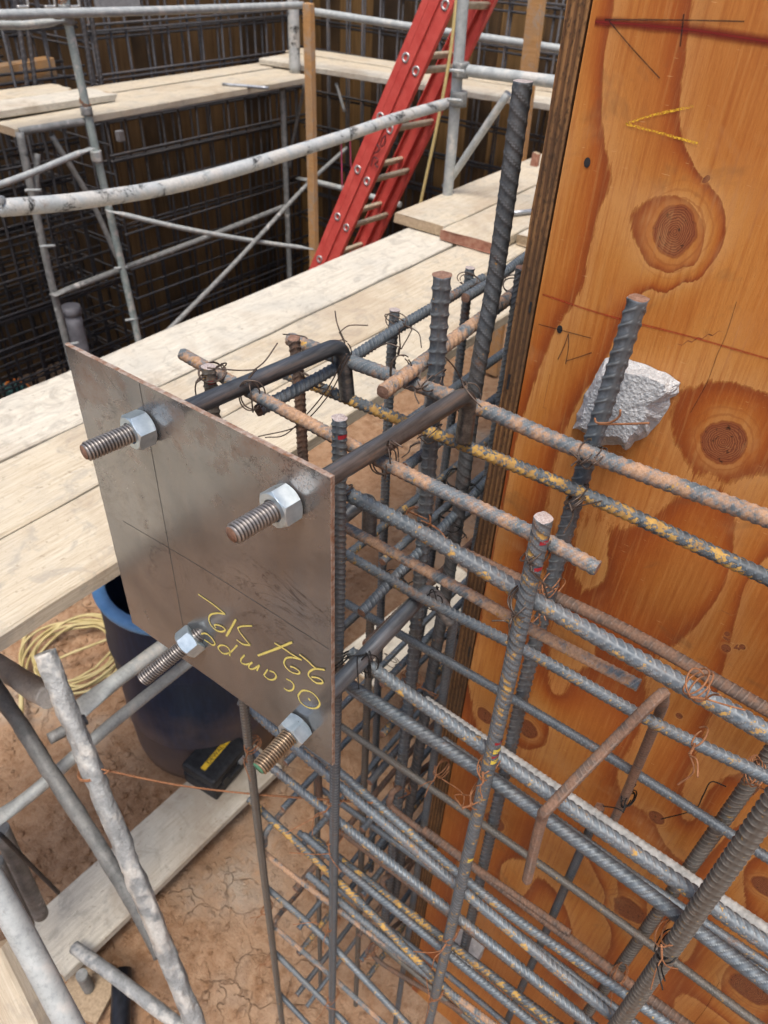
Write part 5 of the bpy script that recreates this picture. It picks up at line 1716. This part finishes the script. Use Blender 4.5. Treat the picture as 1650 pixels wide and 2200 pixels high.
# power tool and cord in the pit, pipe stub, switch box
tl_ = at(30, 850, 'z', PITZ + .03)
tool = empty('power_tool', tl_, 'teal power tool with orange cord at the pit edge beyond the walkway', 'power tool')
MB().box(tl_ + (0, 0, .05), (.10, .07, .06), bev=.02).box(tl_ + (.09, .04, .10), (.07, .045, .04), bev=.018).build('body', M_TEAL, tool, smooth=False)
tube('cord', [tl_ + (-.07, -.03, .09), tl_ + (.0, .03, .16), tl_ + (.09, .07, .15), tl_ + (.17, .14, .04)], .012, M_ORANGE, tool, n=8, step=.02)
pv = at(155, 672, 'x', -4.2)
pvc = tube('drain_pipe', [pv, (pv[0], pv[1], PITZ)], .055, M_PVC, n=16, step=.1)
tag(pvc, 'dirty white plastic pipe rising inside the dark pit', 'pipe')
tube('pipe_cap', [pv + (0, 0, -.01), pv + (0, 0, .05)], .062, M_PVC, pvc, n=16, step=.03)

# ------------------------------------------------------------------ far formwork and rebar mats
XL, YB = -5.05, 5.45
pfx, pfy = np.meshgrid(np.linspace(-6.6, -2.55, 50), np.linspace(-3, 5.5, 90))
pfz = PITZ + sum((vnoise2(pfx * f_, pfy * f_, 20) - .5) * a_ for f_, a_ in ((2, .05), (6, .04), (15, .03)))
ii = (np.arange(89)[:, None] * 50 + np.arange(49)[None]).ravel()
tag(mk('pit_floor', np.stack([pfx, pfy, pfz], -1).reshape(-1, 3), np.stack([ii, ii + 1, ii + 51, ii + 50], 1), M_MUD_SHADE), kind='structure')
PIL_Y = 3.33


def panels(parent, name, axis, fixed, a0, a1, z0, z1, widths, mats_):
    """butted plywood sheets; axis 'y' runs along Y at x = fixed"""
    p = a0; i = 0
    while p < a1 - .01:
        w = min(widths[i % len(widths)], a1 - p)
        c = np.zeros(3)
        off = .004 * (i % 3)
        if axis == 'y':
            c[:] = (fixed - off, p + w / 2, (z0 + z1) / 2); h = (.01, w / 2 - .002, (z1 - z0) / 2)
        else:
            c[:] = (p + w / 2, fixed + off, (z0 + z1) / 2); h = (w / 2 - .002, .01, (z1 - z0) / 2)
        V, F = box_vf(h)
        mk(name, V + c, F, mats_[i % len(mats_)], parent, smooth=False)
        p += w; i += 1


f1 = empty('pit_formwork', (XL, 4.2, -3.2), 'dark brown plywood formwork behind the far platform and its rebar', 'formwork')
panels(f1, 'panel', 'y', XL, PIL_Y, YB, -3.5, 1.0, [.30, .38, .30, .42], [M_FORM_B, M_FORM, M_FORM_B])
panels(f1, 'panel', 'x', PIL_Y - .012, -6.4, XL, -3.5, 1.0, [.45, .45], [M_FORM])
panels(f1, 'panel', 'y', -6.4, -3.0, PIL_Y, -3.5, 1.0, [.8, .6], [M_FORM])
f2 = empty('pit_formwork', (-2.6, YB, -3.2), 'golden brown plywood formwork at the back behind the red ladder', 'formwork')
panels(f2, 'panel', 'x', YB, XL, 1.2, -3.5, 1.0, [.28, .22, .36, .40, .32], [M_FORM_L, M_FORM, M_FORM_L, M_FORM, M_FORM])


def thin_bar(parent, name, p, q, r, mat):
    V, F = tube_vf([p, q], r, 6)
    return mk(name, V, F, mat, parent)


def mat_of_bars(name, label, axis, fixed, a0, a1, z0, z1, dv, dh, r=.008, sheets=(0., .13), seed=1, sgn=-1):
    g = empty(name, ((fixed, (a0 + a1) / 2, z0) if axis == 'y' else ((a0 + a1) / 2, fixed, z0)), label, 'rebar mat')
    rg = np.random.default_rng(seed)

    def pt(a, z, f): return A3((f, a, z)) if axis == 'y' else A3((a, f, z))
    vm = hm = None
    for si, so in enumerate(sheets):
        f = fixed + sgn * so
        a = a0 + .03 + si * dv * .4
        while a < a1:
            m_ = M_FAR if rg.random() < .8 else M_BROWN
            if vm is None: vm = thin_bar(g, 'vertical_bar', pt(a, z0, f), pt(a, z1, f), r, M_FAR)
            else: inst(vm, 'vertical_bar', pt(a + rg.uniform(-.012, .012), z0, f), g, rot=(rg.normal(0, .004), rg.normal(0, .004), 0))
            a += dv * rg.uniform(.85, 1.15)
        z = z0 + .15
        while z < min(z1, .4):
            o_ = pt(a0, z, f) + ((.016, 0, 0) if axis == 'y' else (0, -.016, 0))
            if hm is None: hm = thin_bar(g, 'horizontal_bar', pt(a0, z0, f) + ((.016, 0, 0) if axis == 'y' else (0, -.016, 0)), pt(a1, z0, f) + ((.016, 0, 0) if axis == 'y' else (0, -.016, 0)), r, M_FAR); hm0 = A3(hm.location) + wloc(g)
            d_ = pt(a0, z, f) - pt(a0, z0, fixed + sgn * sheets[0])
            for e in (0, .035):
                if e and rg.random() < .45: continue
                inst(hm, 'horizontal_bar', hm0 + d_ + (0, 0, e + rg.uniform(-.01, .01)), g, rot=(rg.normal(0, .002), rg.normal(0, .002), rg.normal(0, .002)))
            z += dh * rg.uniform(.9, 1.1)
    return g


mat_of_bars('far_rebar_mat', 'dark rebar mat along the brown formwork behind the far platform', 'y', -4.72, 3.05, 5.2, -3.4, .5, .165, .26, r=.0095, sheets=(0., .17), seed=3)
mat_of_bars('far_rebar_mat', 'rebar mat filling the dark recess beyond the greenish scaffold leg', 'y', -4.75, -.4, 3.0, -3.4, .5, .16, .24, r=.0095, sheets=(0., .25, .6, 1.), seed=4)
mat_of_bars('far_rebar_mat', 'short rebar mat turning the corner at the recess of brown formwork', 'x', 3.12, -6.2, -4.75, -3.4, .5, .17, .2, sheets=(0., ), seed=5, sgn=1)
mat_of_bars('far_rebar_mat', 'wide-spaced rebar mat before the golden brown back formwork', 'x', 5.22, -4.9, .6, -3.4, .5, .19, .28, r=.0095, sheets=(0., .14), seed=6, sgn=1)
# heavy dowels and steel angle at the upper corner
for i, (u, v0, v1) in enumerate(((45, -60, 190), (62, -60, 190), (185, -40, 190), (205, -40, 190))):
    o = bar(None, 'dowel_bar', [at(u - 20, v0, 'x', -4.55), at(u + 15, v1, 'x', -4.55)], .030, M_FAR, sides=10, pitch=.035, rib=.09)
    tag(o, ['thick ribbed dowel bar of the pair left of the greenish leg, outer', 'thick ribbed dowel bar of the pair left of the greenish leg, inner', 'thick ribbed dowel bar of the pair right of the greenish leg, outer', 'thick ribbed dowel bar of the pair right of the greenish leg, inner'][i], 'rebar')
ap = at(252, 3, 'x', -4.5)
ag = empty('embed_angle', ap, 'grey steel embed plate hung on the far rebar at the top', 'steel plate')
MB().box(ap, (.008, .17, .035), bev=.002).build('plate', M_SCRAP, ag, smooth=False)
for k, (u, v) in enumerate(((60, 8), (118, 8), (170, 8))):
    p_ = at(u, v, 'x', -4.4)
    hk = tube('hook_bolt', [p_ + (0, 0, .3), p_ + (0, 0, .01), p_ + (0, -.02, -.012), p_ + (0, -.07, -.012)], .008, M_ALU, n=8, step=.012)
    tag(hk, ['bright hooked bolt farthest left under the top of the far rebar', 'bright hooked bolt just left of the greenish leg top', 'bright hooked bolt just right of the greenish leg top'][k], 'bolt')
sb = at(258, 292, 'x', -4.6)
o = MB().box(sb, (.022, .025, .035), bev=.006).build('spacer_block', M_PVC, smooth=False)
tag(o, 'small white spacer block caught in the far rebar beneath the far platform', 'spacer')

# ------------------------------------------------------------------ loose clods and crumbs on the clay
rg = np.random.default_rng(21)
ico = np.array([(0, 0, 1), (.894, 0, .447), (.276, .851, .447), (-.724, .526, .447), (-.724, -.526, .447), (.276, -.851, .447), (.724, .526, -.447), (-.276, .851, -.447), (-.894, 0, -.447), (-.276, -.851, -.447), (.724, -.526, -.447), (0, 0, -1)])
icf = np.array([(0, 1, 2), (0, 2, 3), (0, 3, 4), (0, 4, 5), (0, 5, 1), (1, 6, 2), (2, 7, 3), (3, 8, 4), (4, 9, 5), (5, 10, 1), (6, 7, 2), (7, 8, 3), (8, 9, 4), (9, 10, 5), (10, 6, 1), (6, 11, 7), (7, 11, 8), (8, 11, 9), (9, 11, 10), (10, 11, 6)])
nc = 3800
cx = np.r_[rg.uniform(-2.3, .35, nc // 2), np.clip(rg.normal(-.9, .35, nc // 4), -2.3, .4), np.clip(rg.normal(-1.9, .25, nc - nc // 2 - nc // 4), -2.3, 0)]
cy = np.r_[rg.uniform(-.6, 1.8, nc // 2), np.clip(rg.normal(.1, .3, nc // 4), -.7, 2), np.clip(rg.normal(.9, .5, nc - nc // 2 - nc // 4), -.7, 2)]
ok = np.hypot(cx - dc[0], cy - dc[1]) > .31
cx, cy = cx[ok], cy[ok]
nc = len(cx)
cz = GZ - .03 + sum((vnoise2(cx * f, cy * f, i) - .5) * a for i, (f, a) in enumerate([(1.2, .05), (3.1, .035), (8, .022), (19, .014), (37, .008)]))
sz = np.clip(rg.lognormal(-5.2, .55, nc), .0022, .026)
Vc = ico[None] * (1 + rg.uniform(-.28, .28, (nc, 12, 1))) * sz[:, None, None] * np.stack([rg.uniform(.8, 1.4, nc), rg.uniform(.8, 1.4, nc), rg.uniform(.5, .9, nc)], 1)[:, None]
Vc = Vc + np.stack([cx, cy, cz + sz * .25], 1)[:, None]
Fc = (icf[None] + (np.arange(nc) * 12)[:, None, None]).reshape(-1, 3)
tag(mk('clay_crumbs', Vc.reshape(-1, 3), Fc, M_DIRT, loc=(0, 0, GZ), smooth=False), 'loose crumbs and clods of brown clay scattered over the ground', 'clay', kind='stuff')
